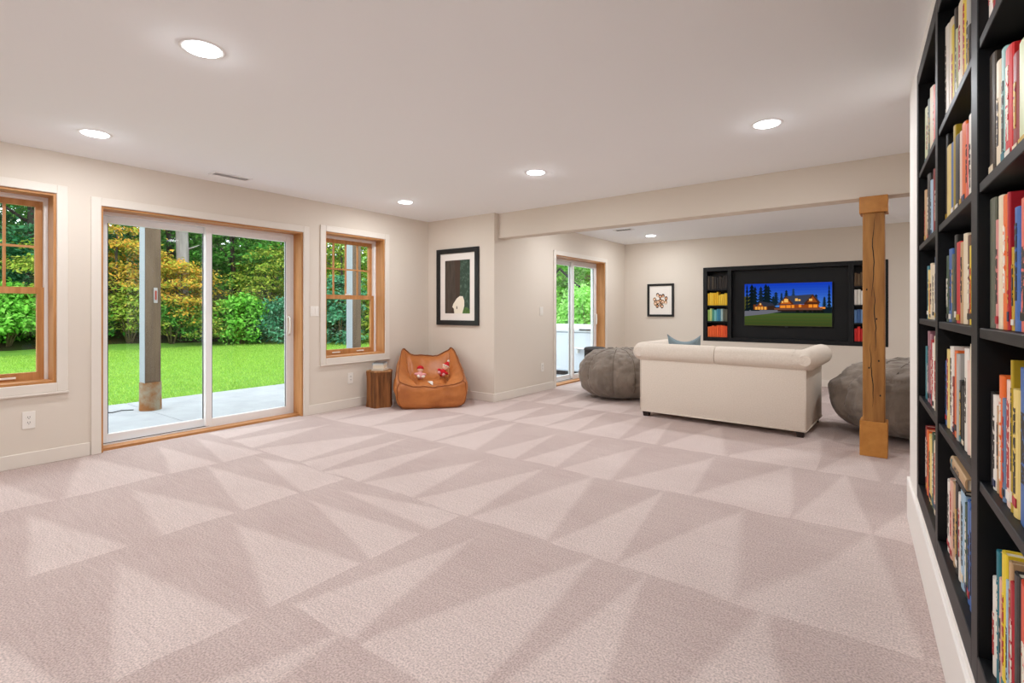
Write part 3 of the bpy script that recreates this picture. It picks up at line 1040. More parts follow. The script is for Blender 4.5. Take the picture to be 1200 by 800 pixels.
BOOKS = {
 (3, 0): [(1.682, 1.712, 0.26, 'white'), (1.642, 1.682, 0.26, 'crimson'), (1.608, 1.642, 0.26, 'black'), (1.568, 1.608, 0.26, 'tan'), (1.523, 1.568, 0.26, 'brown'), (1.481, 1.523, 0.26, 'cream'), (1.442, 1.481, 0.26, 'navy'), (1.37, 1.442, 0.26, 'dark_red')],
 (3, 1): [(1.645, 1.71, 0.296, 'dark_brown'), (1.596, 1.645, 0.258, 'cream'), (1.551, 1.596, 0.268, 'pale_teal'), (1.486, 1.551, 0.247, 'red'), (1.434, 1.486, 0.21, 'dark_red'), (1.359, 1.434, 0.212, 'pale_green')],
 (3, 2): [(1.647, 1.706, 0.311, 'olive_grey'), (1.61, 1.647, 0.253, 'pink'), (1.567, 1.61, 0.302, 'cream'), (1.52, 1.567, 0.295, 'orange'), (1.5, 1.52, 0.295, 'crimson'), (1.468, 1.5, 0.175, 'mustard'), (1.427, 1.468, 0.253, 'blue'), (1.364, 1.427, 0.263, 'salmon')],
 (3, 3): [(1.664, 1.693, 0.226, 'black'), (1.629, 1.664, 0.222, 'white'), (1.608, 1.629, 0.201, 'tan'), (1.567, 1.608, 0.275, 'orange'), (1.543, 1.567, 0.228, 'slate_blue'), (1.493, 1.543, 0.272, 'pale_pink'), (1.475, 1.493, 0.318, 'olive_yellow'), (1.434, 1.475, 0.261, 'cream_yellow'), (1.359, 1.434, 0.309, 'blue')],
 (3, 4): [(1.632, 1.669, 0.228, 'white'), (1.605, 1.632, 0.305, 'teal'), (1.576, 1.605, 0.252, 'cream_red'), (1.539, 1.576, 0.325, 'yellow'), (1.52, 1.539, 0.275, 'pale_blue'), (1.497, 1.52, 0.325, 'tan'), (1.465, 1.497, 0.291, 'crimson'), (1.427, 1.465, 0.325, 'charcoal'), (1.353, 1.427, 0.325, 'red_orange')],
 (2, 0): [(2.396, 2.486, 0.364, 'white'), (2.323, 2.396, 0.339, 'cream'), (2.273, 2.323, 0.291, 'yellow'), (2.231, 2.273, 0.328, 'dark_brown'), (2.198, 2.231, 0.243, 'pale_green'), (2.117, 2.198, 0.301, 'cream'), (2.046, 2.117, 0.301, 'yellow'), (2.004, 2.046, 0.279, 'light_grey'), (1.965, 2.004, 0.15, 'charcoal')],
 (2, 1): [(2.437, 2.482, 0.325, 'black'), (2.353, 2.437, 0.266, 'cream_yellow'), (2.286, 2.353, 0.258, 'blue'), (2.245, 2.286, 0.301, 'olive_yellow'), (2.168, 2.245, 0.25, 'black'), (2.119, 2.168, 0.246, 'pale_pink'), (2.049, 2.119, 0.255, 'orange'), (2.012, 2.049, 0.236, 'salmon'), (1.951, 2.012, 0.249, 'white')],
 (2, 2): [(2.394, 2.459, 0.238, 'dark_green'), (2.321, 2.394, 0.256, 'blue'), (2.279, 2.321, 0.233, 'olive_grey'), (2.227, 2.279, 0.292, 'black'), (2.141, 2.227, 0.261, 'red'), (2.081, 2.141, 0.253, 'tan'), (2.027, 2.081, 0.273, 'cream'), (1.981, 2.027, 0.262, 'brown'), (1.933, 1.981, 0.227, 'yellow')],
 (2, 3): [(2.433, 2.486, 0.235, 'blue'), (2.378, 2.433, 0.281, 'cream_yellow'), (2.315, 2.378, 0.295, 'white'), (2.266, 2.315, 0.195, 'dark_red'), (2.219, 2.266, 0.287, 'orange'), (2.166, 2.219, 0.28, 'light_grey'), (2.073, 2.166, 0.199, 'black'), (2.016, 2.073, 0.307, 'white'), (1.978, 2.016, 0.275, 'pale_pink'), (1.93, 1.978, 0.325, 'cream')],
 (2, 4): [(2.361, 2.426, 0.252, 'white'), (2.304, 2.361, 0.272, 'cream_red'), (2.238, 2.304, 0.277, 'tan'), (2.185, 2.238, 0.297, 'black'), (2.135, 2.185, 0.276, 'white'), (2.071, 2.135, 0.301, 'pale_blue'), (2.027, 2.071, 0.278, 'dark_green'), (1.933, 2.027, 0.3, 'blue')],
 (1, 0): [(3.066, 3.185, 0.29, 'pale_green'), (2.962, 3.066, 0.293, 'dark_green'), (2.851, 2.962, 0.308, 'cream'), (2.756, 2.851, 0.279, 'salmon')],
 (1, 1): [(3.098, 3.212, 0.261, 'tan'), (2.966, 3.098, 0.311, 'charcoal'), (2.851, 2.966, 0.258, 'pale_blue'), (2.756, 2.851, 0.283, 'dark_red')],
 (1, 2): [(3.041, 3.106, 0.246, 'teal'), (2.952, 3.041, 0.225, 'cream_yellow'), (2.814, 2.952, 0.247, 'cream'), (2.75, 2.814, 0.265, 'slate_blue')],
 (1, 3): [(3.048, 3.143, 0.249, 'teal'), (2.933, 3.048, 0.325, 'mauve'), (2.882, 2.933, 0.291, 'crimson'), (2.82, 2.882, 0.279, 'white'), (2.734, 2.82, 0.311, 'cream')],
 (1, 4): [(3.084, 3.173, 0.304, 'dark_red'), (2.992, 3.084, 0.301, 'orange'), (2.901, 2.992, 0.3, 'cream_yellow'), (2.832, 2.901, 0.325, 'dark_green'), (2.745, 2.832, 0.304, 'cream')],
}
bkc = thing('bookcase', 'tall black built-in bookcase full of books along the right wall', 'bookcase', (BK, 0, 0), PHI)
DEP = 0.33
SHELF_Z = [1.873, 1.514, 1.154, 0.774]
COLS = [(2.553, 3.23), (1.796, 2.487), (1.03, 1.714)]
bx(0.345, 0.358, 0.951, 3.299, 0.251, 2.379).build('back_board', M_BLACK, bkc)
for (a, b) in ((0.951, 1.03), (1.714, 1.796), (2.487, 2.553), (3.23, 3.299)):
    bx(0.0, 0.343, a, b, 0.251, 2.379, bev=0.002).build('upright', M_BLACK, bkc)
for (a, b) in COLS:
    bx(0.0, 0.343, a, b, 2.31, 2.379, bev=0.002).build('top_rail', M_BLACK, bkc)
    bx(0.0, 0.343, a, b, 0.251, 0.334, bev=0.002).build('bottom_rail', M_BLACK, bkc)
    for z in SHELF_Z:
        bx(0.004, 0.343, a, b, z - 0.026, z - 0.001, bev=0.0015).build('shelf', M_BLACK, bkc)
RB = random.Random(11)
BM = Matrix.Translation((BK, 0, 0)) @ Matrix.Rotation(PHI, 4, 'Z')
ORD = ['first', 'second', 'third', 'fourth', 'fifth', 'sixth', 'seventh', 'eighth', 'ninth', 'tenth', 'eleventh', 'twelfth', 'thirteenth']
ROWN = ['top shelf', 'second shelf', 'third shelf', 'fourth shelf', 'bottom shelf']
COLN = {1: 'far bookcase column', 2: 'middle bookcase column', 3: 'nearest bookcase column'}
def put_book(o, x, y, z, ry=0.0):
    o.matrix_world = BM @ Matrix.Translation((x, y, z)) @ Matrix.Rotation(ry, 4, 'X')
SZ = [1.8735, 1.5145, 1.1545, 0.7745, 0.3355]
for (c, r), lst in BOOKS.items():
    z = SZ[r]
    flat = []
    for (y0, y1, h, colr) in lst:                      # from the far (left) end
        if y1 - y0 > 0.088:
            mid_ = (y0 + y1) / 2
            flat += [(mid_, y1, h, colr), (y0, mid_, h - 0.012, colr)]
        else:
            flat.append((y0, y1, h, colr))
    for n_, (y0, y1, h, colr) in enumerate(flat):
        th = (y1 - y0) - 0.0016
        o = make_book('book', colr, RB.uniform(0.20, 0.25), th, h, RB)
        put_book(o, 0.019 + RB.uniform(0.0, 0.003), y0 + 0.0008, z)
        hw = 'tall' if h > 0.29 else ('short' if h < 0.21 else ('thick' if th > 0.055 else 'upright'))
        tag(o, '%s %s book, %s from left, %s of the %s' % (hw, colr.replace('_', ' '), ORD[n_], ROWN[r], COLN[c]), 'book', 'books in the black bookcase')
# two books lying flat on the bottom row of the middle column
for k, (colr, th, zz) in enumerate((('black', 0.014, 0.637), ('tan', 0.036, 0.6525))):
    o = make_book('book', colr, 0.23, th, 0.30, RB, True)
    o.matrix_world = BM @ Matrix.Translation((0.02, 2.345, zz)) @ Matrix.Rotation(R(90), 4, 'X')
    tag(o, ('thin black book lying flat under a thick tan book, middle bookcase column, bottom shelf',
            'thick tan book lying flat on top of the bottom row, middle bookcase column')[k], 'book', 'books in the black bookcase')

# books on the stump table
for k, (c, wx, dy, th, z, rz) in enumerate((('light_grey', 0.15, 0.20, 0.022, 0.447, 30), ('white', 0.14, 0.19, 0.05, 0.4695, 38), ('pale_blue', 0.135, 0.185, 0.016, 0.520, 33), ('charcoal', 0.13, 0.17, 0.010, 0.5365, 40))):
    o = make_book('book', c, wx, th, dy, RB)
    o.matrix_world = Matrix.Translation((-5.06, 4.11, z)) @ Matrix.Rotation(R(rz), 4, 'Z') @ Matrix.Translation((-wx / 2, dy / 2, 0)) @ Matrix.Rotation(R(90), 4, 'X')
    tag(o, ('light grey book at the bottom of the pile on the stump table', 'thick white book second from the bottom on the stump table',
            'pale blue book second from the top on the stump table', 'thin dark book on top of the pile on the stump table')[k], 'book', 'books piled on the stump table')

# ------------------------------------------------------------------ television unit
unit = thing('media_unit', 'black built-in media unit with narrow bookshelves either side of the television', 'shelving', (0, YF, 0))
ux0, ux1, uz0, uz1 = TV[0] + 0.002, TV[1] - 0.002, TV[2] + 0.002, TV[3] - 0.002
for a, b in ((ux0, -2.542), (-2.205, -2.142), (-0.478, -0.408), (-0.062, ux1)):
    bx(a, b, -0.006, 0.28, uz0, uz1, bev=0.002).build('upright', M_BLACK, unit)
for a, b in ((-2.542, -2.205), (-2.142, -0.478), (-0.408, -0.062)):
    bx(a, b, -0.006, 0.28, uz0, uz0 + 0.065, bev=0.002).build('bottom_rail', M_BLACK, unit)
    bx(a, b, -0.006, 0.28, uz1 - 0.068, uz1, bev=0.002).build('top_rail', M_BLACK, unit)
bx(-2.142, -0.478, 0.10, 0.112, uz0 + 0.065, uz1 - 0.068).build('back_board', M_BLACK, unit)
SHT = [0.713, 0.990, 1.262, 1.545]
for a, b in ((-2.542, -2.205), (-0.408, -0.062)):
    bx(a, b, 0.2, 0.278, uz0 + 0.065, uz1 - 0.068).build('side_back_board', M_BLACK, unit)
    for z in SHT[1:]:
        bx(a, b, -0.003, 0.2, z - 0.022, z - 0.001, bev=0.0015).build('shelf', M_BLACK, unit)
TVB = {
 (0, 3): ('dark brown', [(74, 64, 52), (46, 40, 36), (98, 86, 68), (34, 31, 30)], 9, (0.20, 0.235)),
 (0, 2): ('yellow', [(242, 196, 48), (238, 188, 40), (246, 206, 66)], 11, (0.205, 0.235)),
 (0, 1): ('green', [(150, 184, 92), (190, 206, 130), (78, 150, 130), (120, 186, 186), (74, 152, 178), (60, 130, 160), (160, 190, 190), (92, 96, 84), (110, 108, 90)], 9, (0.19, 0.22)),
 (0, 0): ('orange', [(232, 96, 44), (226, 84, 40), (240, 120, 60)], 9, (0.18, 0.21)),
 (1, 3): ('brown', [(120, 92, 62), (98, 76, 52)], 8, (0.18, 0.215)),
 (1, 2): ('white', [(238, 234, 226), (228, 224, 214)], 8, (0.205, 0.235)),
 (1, 1): ('blue', [(92, 130, 178), (62, 98, 150), (110, 146, 190), (74, 110, 164)], 8, (0.19, 0.22)),
 (1, 0): ('red', [(206, 36, 36), (222, 52, 44), (190, 28, 32)], 8, (0.19, 0.225)),
}
GREEN_WORDS = ['leaf green', 'pale green', 'sea green', 'aqua', 'turquoise', 'deep turquoise', 'pale aqua', 'olive grey', 'drab olive']
SHN = ['bottom shelf', 'third shelf', 'second shelf', 'top shelf']
RT = random.Random(5)
for (sd, r), (word, cols, n_, hr) in TVB.items():
    a, b = ((-2.540, -2.207), (-0.406, -0.064))[sd]
    ws = [RT.uniform(0.8, 1.25) for _ in range(n_)]
    tot = sum(ws)
    x = a
    span = (b - a) - 0.004
    for k in range(n_):
        wd = span * ws[k] / tot
        c = cols[k % len(cols)] if word == 'green' else RT.choice(cols)
        h = RT.uniform(*hr)
        if word == 'yellow' and k in (6, 7, 8):
            h -= 0.035
        mname = 'shelf_book_%d_%d_%d' % c
        m = MB()
        m.box(x + 0.0014, x + wd - 0.0014, 0.0, 0.15, SHT[r] + 0.0005, SHT[r] + h, bev=min(0.004, wd * 0.2))
        o = m.build('book', mat(mname, c, 0.45, 0.35))
        o.location = (0, YF + 0.012 + RT.uniform(0, 0.012), 0)
        wd_name = GREEN_WORDS[k] if word == 'green' else word
        tag(o, '%s book, %s from the left on the %s %s of the television' % (wd_name, ORD[k], SHN[r], 'left' if sd == 0 else 'right'), 'book', '%s books beside the television' % word)
        x += wd

tv = thing('television', 'flat television showing a lit timber lodge at dusk', 'television', (-1.315, YF + 0.045, 1.273))
TW, TH = 1.272, 0.715
bx(-TW / 2, TW / 2, 0.0, 0.035, -TH / 2, TH / 2, bev=0.004).build('bezel', mat('tv_black', (12, 12, 14), 0.3, 0.5), tv)
bx(-0.2, 0.2, 0.035, 0.054, -0.15, 0.15).build('wall_mount', M_DARK, tv)
bx(-0.02, 0.02, -0.002, 0.01, -TH / 2 - 0.012, -TH / 2 - 0.001, bev=0.002).build('sensor_bump', M_RUBBER, tv)
SCR = {}
scr = MB()
smats = []
sw, sh = TW - 0.02, TH - 0.024
depth_i = [0]
def sp(pts, col, st=0.85):
    key = (tuple(col), st)
    if key not in SCR:
        SCR[key] = len(smats)
        smats.append(emit('screen_%d_%d_%d' % tuple(col), col, st))
    scr.mi = SCR[key]
    depth_i[0] += 1
    y = -0.0004 - depth_i[0] * 0.00003
    scr.poly([((u - 0.5) * sw, y, (0.5 - v) * sh) for u, v in pts])
def quad(u0, v0, u1, v1, col):
    sp([(u0, v0), (u0, v1), (u1, v1), (u1, v0)], col)
for k in range(12):
    f = k / 11
    quad(0, 0.72 * k / 12, 1, 0.72 * (k + 1) / 12, (int(24 + 70 * f), int(66 + 90 * f), int(196 + 30 * f)))
quad(0, 0.56, 1, 0.72, (22, 34, 38))
for k in range(8):
    f = k / 7
    quad(0, 0.70 + 0.3 * k / 8, 1, 0.70 + 0.3 * (k + 1) / 8, (int(74 - 12 * f + 7 * (k % 2)), int(96 - 18 * f), int(44 - 8 * f)))
quad(0, 0.30, 0.10, 0.66, (84, 84, 34))
sp([(0, 0.63), (0, 0.78), (0.28, 0.72), (0.45, 0.66), (0.45, 0.63)], (112, 112, 122))
rt = random.Random(8)
def conifer(u, base, topv, wd, col):
    n = 7
    for k in range(n):
        v0 = topv + (base - topv) * k / n
        v1 = topv + (base - topv) * (k + 1.35) / n
        ww = wd * (0.35 + 0.65 * (k + 1) / n) * rt.uniform(0.8, 1.15)
        sp([(u, v0), (u - ww, v1), (u + ww, v1)], col)
    quad(u - 0.004, base - 0.05, u + 0.004, base, col)
for (u, b_, t_, wd, col) in ((0.03, .62, -.05, .05, (16, 28, 34)), (.09, .60, .0, .05, (14, 26, 30)), (.13, .62, .05, .04, (20, 32, 36)), (.20, .50, .06, .04, (24, 38, 48)),
                             (.26, .58, .0, .045, (16, 30, 36)), (.29, .5, .04, .04, (18, 32, 38)), (.38, .5, .2, .035, (22, 40, 54)), (.35, .52, .3, .03, (24, 40, 50)), (.445, .45, .22, .02, (26, 44, 60)),
                             (.50, .4, .16, .03, (20, 38, 44)), (.58, .35, .13, .022, (34, 60, 90)), (.83, .5, .27, .03, (20, 36, 50)), (.92, .58, .32, .025, (22, 40, 54)),
                             (.97, .6, .05, .05, (16, 30, 44)), (1.0, .6, -.02, .035, (14, 28, 40))):
    topc = max(0.0, t_)
    conifer(min(u, 0.99), b_, topc, min(wd, (1 - u) if u > 0.9 else wd, u if u < 0.1 else wd) if (u > 0.96 or u < 0.04) else wd * 1.6, col)
# garage wing
quad(.11, .50, .29, .62, (120, 60, 26))
sp([(.12, .56), (.19, .42), (.34, .47), (.38, .56)], (52, 54, 66))
sp([(.15, .55), (.19, .45), (.235, .55)], (150, 74, 26))
for u in (.13, .165, .2, .24):
    quad(u, .55, u + .028, .62, (255, 176, 76))
quad(.185, .47, .205, .51, (255, 196, 110))
quad(.28, .53, .36, .62, (60, 40, 30))
# main house
quad(.42, .50, .86, .62, (150, 70, 26))
sp([(.38, .52), (.50, .30), (.56, .30), (.78, .27), (.80, .27), (.88, .46), (.86, .48)], (62, 66, 84))
sp([(.41, .50), (.495, .31), (.58, .47), (.58, .50)], (92, 46, 24))
sp([(.43, .49), (.495, .345), (.56, .49)], (196, 98, 32))
sp([(.70, .47), (.795, .27), (.865, .45), (.865, .50), (.70, .50)], (80, 42, 26))
sp([(.735, .45), (.795, .31), (.845, .45)], (150, 76, 30))
for (a, b_, c_, d_) in ((.475, .37, .52, .45), (.445, .42, .465, .46), (.755, .37, .79, .42), (.60, .36, .63, .42), (.635, .38, .66, .42)):
    quad(a, b_, c_, d_, (255, 196, 104))
for (a, b_, c_, d_) in ((.43, .52, .49, .59), (.50, .515, .55, .59), (.56, .51, .59, .58), (.64, .50, .67, .565), (.75, .50, .79, .57), (.80, .50, .845, .57), (.87, .56, .93, .60)):
    quad(a, b_, c_, d_, (255, 150, 46))
quad(.36, .58, .90, .625, (120, 74, 56))
quad(.40, .625, .90, .66, (52, 36, 30))
for u in (.61, .69, .75, .80, .84, .88):
    quad(u, .63, u + .035, .69, (20, 24, 20))
scr.build('screen', smats, tv, recalc=False)

# ------------------------------------------------------------------ framed pictures
M_FRAME = mat('picture_frame_black', (24, 24, 24), 0.4, 0.4)
M_MAT = mat('mat_board', (238, 232, 224), 0.9, 0.1)
def framed(name, label, loc, rz, wd, ht, fr, mw):
    t = thing(name, label, 'picture', loc, rz)
    f = MB()
    f.box(-wd / 2, -wd / 2 + fr, -0.028, 0, -ht / 2, ht / 2, bev=0.002)
    f.box(wd / 2 - fr, wd / 2, -0.028, 0, -ht / 2, ht / 2, bev=0.002)
    f.box(-wd / 2 + fr, wd / 2 - fr, -0.028, 0, -ht / 2, -ht / 2 + fr, bev=0.002)
    f.box(-wd / 2 + fr, wd / 2 - fr, -0.028, 0, ht / 2 - fr, ht / 2, bev=0.002)
    f.build('frame', M_FRAME, t)
    bx(-wd / 2 + fr, wd / 2 - fr, -0.012, -0.002, -ht / 2 + fr, ht / 2 - fr).build('mat_board', M_MAT, t)
    return t
fp = framed('framed_print', 'large black-framed woodland print with a white shape, above the leather beanbag', (-4.712, YR - 0.001, 1.503), 0, 0.767, 1.045, 0.066, 0.06)
pw, ph_ = 0.455, 0.725
M_PB = mat('print_brown', (84, 74, 64), 0.6, var=(14, (62, 54, 48), 0.35, 0.7), stretch=(3, 1, 0.4))
M_PG = mat('print_forest', (54, 74, 60), 0.6, var=(22, (104, 128, 112), 0.5, 0.8))
M_PW = mat('print_cream', (238, 230, 210), 0.6)
M_PGR = mat('print_leaf', (92, 124, 62), 0.6, var=(30, (60, 92, 48), 0.4, 0.7))
M_PR = mat('print_rust', (74, 58, 48), 0.6)
pr = MB()
def pq(pts, mi, dy):
    pr.mi = mi
    pr.poly([((u - 0.5) * pw, -0.0125 - dy, (0.5 - v) * ph_) for u, v in pts])
pq([(0, 0), (0, 1), (.60, 1), (.60, 0)], 0, 0)
pq([(.60, 0), (.60, 1), (1, 1), (1, 0)], 1, 0)
pq([(.40, 0), (.42, .6), (.50, .7), (.60, .66), (.62, 0)], 4, 0.0002)
pq([(.70, .98), (.72, 1), (1, 1), (1, .93), (.86, .88), (.76, .9)], 3, 0.0003)
pq([(.30, .90), (.24, .96), (.30, 1), (.42, 1), (.42, .90)], 4, 0.0003)
pq([(.38, 1), (.36, .91), (.30, .88), (.34, .82), (.48, .72), (.60, .675), (.72, .68), (.78, .76), (.78, .86), (.70, 1)], 2, 0.0004)
pq([(.47, .86), (.46, .91), (.50, .92), (.50, .87)], 4, 0.0006)
pr.build('print', [M_PB, M_PG, M_PW, M_PGR, M_PR], fp)

gp = framed('framed_portrait', 'small black-framed picture of a cluster of faces, left of the media unit', (-3.37, YF - 0.001, 1.363), 0, 0.50, 0.605, 0.04, 0.03)
HEADC = [((236, 196, 164), (40, 34, 32)), ((222, 170, 132), (86, 56, 40)), ((240, 206, 178), (150, 110, 70)), ((206, 150, 112), (30, 26, 26))]
hm = [mat('portrait_%d_%d' % (i, j), HEADC[i][j], 0.7) for i in range(4) for j in range(2)] + [mat('portrait_pale', (214, 208, 196), 0.7)]
pr = MB()
rh = random.Random(21)
heads = [(.32, .30, 0), (.60, .34, 3), (.45, .36, 1), (.76, .44, 1), (.16, .48, 2), (.22, .57, 0), (.34, .58, 2), (.46, .53, 1), (.58, .57, 2), (.74, .60, 2), (.30, .74, 3), (.48, .70, 1), (.19, .64, 2), (.55, .75, 0)]
for k, (u, v, ci) in enumerate(heads):
    cx, cz = (u - 0.47) * 0.36, (0.5 - v) * 0.46
    for q, (rx_, rz_, dz, mi) in enumerate(((0.030, 0.040, 0.004, ci * 2 + 1), (0.022, 0.030, -0.006, ci * 2))):
        pr.mi = mi
        pr.poly([(cx + rx_ * math.cos(2 * math.pi * i / 14), -0.0125 - 0.00006 * (k * 3 + q), cz + dz + rz_ * math.sin(2 * math.pi * i / 14)) for i in range(14)])
    pr.mi = 8 if k in (0, 1, 9) else ci * 2 + 1
    pr.poly([(cx + rr_ * math.cos(aa), -0.0125 - 0.00006 * (k * 3 + 2), cz - 0.022 + 0.012 * math.sin(aa)) for rr_, aa in [(0.016, 2 * math.pi * i / 10) for i in range(10)]])
pr.build('print', hm, gp)

# ------------------------------------------------------------------ plates, vents, lights
def wall_frame(face):
    return {'left': (R(90)), 'side': (R(90)), 'alcove': 0.0}[face]
def plate(name, label, cat, loc, rz, wd, ht, kind, group=None):
    """front faces local -y"""
    t = thing(name, label, cat, loc, rz, group)
    bx(-wd / 2, wd / 2, -0.006, 0, -ht / 2, ht / 2, bev=0.0018).build('cover_plate', M_PLATE, t)
    if kind == 'switch1':
        bx(-0.017, 0.017, -0.009, -0.006, -0.033, 0.033, bev=0.001).build('rocker', M_PLATE, t)
    elif kind == 'switch2':
        for x in (-0.023, 0.023):
            bx(x - 0.017, x + 0.017, -0.009, -0.006, -0.033, 0.033, bev=0.001).build('rocker', M_PLATE, t)
    else:
        for z in (0.02, -0.02):
            s = MB()
            s.lathe([(0.0165, 0.0), (0.0165, 0.0025)], seg=16)
            s.move(Matrix.Translation((0, -0.006, z)) @ Matrix.Rotation(R(90), 4, 'X'))
            so = s.build('socket', M_PLATE, t)
            k = MB()
            k.box(-0.0075, -0.0045, -0.0090, -0.0084, z - 0.002, z + 0.009)
            k.box(0.0045, 0.0075, -0.0090, -0.0084, z - 0.002, z + 0.009)
            k.box(-0.0025, 0.0025, -0.0090, -0.0084, z - 0.011, z - 0.006)
            k.build('slots', M_DARK, so)
    return t
plate('power_outlet', 'white double power outlet under the first window, beside the sliding door', 'outlet', (XL, 0.941, 0.353), R(90), 0.075, 0.13, 'outlet')
plate('power_outlet', 'white double power outlet under the second window, left of the stump table', 'outlet', (XL, 3.835, 0.356), R(90), 0.075, 0.13, 'outlet')
plate('power_outlet', 'white double power outlet low on the wall left of the television room door', 'outlet', (XN, 6.28, 0.348), R(90), 0.075, 0.125, 'outlet')
plate('light_switch', 'white double light switch between the sliding door and the second window', 'light switch', (XL, 3.349, 1.175), R(90), 0.112, 0.115, 'switch2')
plate('light_switch', 'white light switch on the wall left of the television room door', 'light switch', (XN, 6.255, 1.168), R(90), 0.085, 0.125, 'switch1')

def vent(label, x, y, wx, wy):
    t = thing('ceiling_vent', label, 'vent', (x, y, CZ))
    f = MB()
    f.box(-wx / 2, wx / 2, -wy / 2, -wy / 2 + 0.02, -0.008, 0)
    f.box(-wx / 2, wx / 2, wy / 2 - 0.02, wy / 2, -0.008, 0)
    f.box(-wx / 2, -wx / 2 + 0.02, -wy / 2 + 0.02, wy / 2 - 0.02, -0.008, 0)
    f.box(wx / 2 - 0.02, wx / 2, -wy / 2 + 0.02, wy / 2 - 0.02, -0.008, 0)
    f.build('frame', M_WHITE, t)
    bx(-wx / 2 + 0.02, wx / 2 - 0.02, -wy / 2 + 0.02, wy / 2 - 0.02, -0.002, -0.0005).build('duct_opening', M_RUBBER, t)
    n = 6
    for k in range(n):
        x_ = -wx / 2 + 0.03 + (wx - 0.06) * k / (n - 1)
        m = MB()
        m.prism([(x_ - 0.008, -wy / 2 + 0.02, -0.0025), (x_ + 0.006, -wy / 2 + 0.02, -0.009), (x_ + 0.007, -wy / 2 + 0.02, -0.0080), (x_ - 0.007, -wy / 2 + 0.02, -0.0022)], (0, wy - 0.04, 0))
        m.build('slat', M_WHITE, t)
vent('white slotted ceiling vent above the sliding door', -4.93, 2.27, 0.13, 0.34)
vent('white ceiling vent in the television room', -3.32, 7.44, 0.30, 0.16)

LENS = emit('lamp_lens', (*LAMP_COL, 1.0), LAMP)
def downlight(label, x, y):
    t = thing('ceiling_light', label, 'ceiling light', (x, y, CZ), 0, 'recessed ceiling lights')
    m = MB()
    seg = 40
    prof = [(0.078, -0.002), (0.084, -0.003), (0.094, -0.003), (0.098, 0.0)]
    m.lathe(prof, seg=seg, cap=False)
    m.build('trim_ring', M_WHITE, t, True)
    m = MB()
    m.lathe([(0.0775, -0.003), (0.0765, -0.006), (0.071, -0.008), (0.05, -0.0095), (0.02, -0.010)], seg=seg)
    m.build('lens', LENS, t, True)
downlight('round recessed ceiling light, the largest one at upper left', -2.63, 1.08)
downlight('round recessed ceiling light before the first window', -4.51, 1.15)
downlight('round recessed ceiling light toward the bookcase', -0.65, 3.76)
downlight('round recessed ceiling light in the middle of the ceiling', -2.57, 3.85)
downlight('round recessed ceiling light near the room corner and second window', -4.50, 4.02)
downlight('round recessed ceiling light in the television room', -3.22, 8.32)
downlight('round recessed ceiling light beside the camera position', -0.75, 1.08)
downlight('added unseen round ceiling light behind the camera', -2.63, -1.7)  # unseen row of lamps added to light the main room
downlight('added unseen round ceiling light behind the camera near the window wall', -4.51, -1.7)
downlight('added unseen round ceiling light behind the camera near the bookcase wall', -0.75, -1.7)
downlight('added unseen round ceiling light behind the beam near the side door', -3.22, 6.35)  # from here on, unseen lamps added to light the television room
downlight('added unseen round ceiling light behind the beam over the sofa', -1.3, 6.35)
downlight('added unseen round ceiling light behind the beam near the post', 0.7, 6.35)
downlight('added unseen round ceiling light hidden by the bookcase wall', 1.6, 8.3)

# ------------------------------------------------------------------ outdoors
GZ = -0.12
M_CONC = mat('patio_concrete', (160, 161, 163), 0.85, 0.15, var=(3, (146, 147, 149), 0.35, 0.7), bump=(60, 0.15, 0.004))
M_SOIL = mat('lawn_base', (114, 156, 62), 0.95, 0.05, var=(2.5, (92, 132, 48), 0.35, 0.7))
M_HILL = mat('hillside_soil', (58, 70, 34), 0.95, 0.05, var=(1.5, (66, 56, 38), 0.4, 0.65))
pt = struct_empty('patio', (0, 0, 0), 0, 'grey concrete patio outside the sliding doors')
bx(-8.6, XO, -4, 2.53, GZ - 0.12, GZ, bev=0.006).build('slab', M_CONC, pt)
bx(-8.6, XO, 2.54, 15.2, GZ - 0.12, GZ, bev=0.006).build('slab', M_CONC, pt)
bx(XO, XN - 0.28, 5.43, 15.2, GZ - 0.12, GZ, bev=0.006).build('slab', M_CONC, pt)
m = MB()
def hill_h(x, y):
    d = max(0.0, -20.3 - x, (y - 16.8) * 0.9 + (0 if x > -15 else (-15 - x) * 0.25))
    return GZ - 0.05 + 0.30 * d + 0.25 * noise.noise(Vector((x * 0.25, y * 0.25, 0))) * min(1, d)
nx, ny = 60, 60
gv = [[m.bm.verts.new((-42 + 38.5 * i / nx, -14 + 50 * j / ny, hill_h(-42 + 38.5 * i / nx, -14 + 50 * j / ny))) for j in range(ny + 1)] for i in range(nx + 1)]
for i in range(nx):
    for j in range(ny):
        m.bm.faces.new((gv[i][j], gv[i + 1][j], gv[i + 1][j + 1], gv[i][j + 1])).material_index = 1 if hill_h(-42 + 38.5 * (i + .5) / nx, -14 + 50 * (j + .5) / ny) > GZ + 0.12 else 0
for v in m.bm.verts:
    if v.co.x > -8.7 and v.co.y < 15.0:
        v.co.z = GZ - 0.3
struct(m.build('ground', [M_SOIL, M_HILL], None, True), 'lawn and wooded slope outside')

def np_mesh(name, V, quads, mats, parent=None, smooth=False):
    me = bpy.data.meshes.new(name)
    V = np.ascontiguousarray(V, dtype=np.float32)
    Q = np.ascontiguousarray(quads, dtype=np.int32)
    me.vertices.add(len(V))
    me.vertices.foreach_set('co', V.ravel())
    k = Q.shape[1]
    me.loops.add(Q.size)
    me.loops.foreach_set('vertex_index', Q.ravel())
    me.polygons.add(len(Q))
    me.polygons.foreach_set('loop_start', np.arange(len(Q), dtype=np.int32) * k)
    me.update(calc_edges=True)
    for mm in mats:
        me.materials.append(mm)
    return put(name, me, parent)

NR = np.random.default_rng(12)
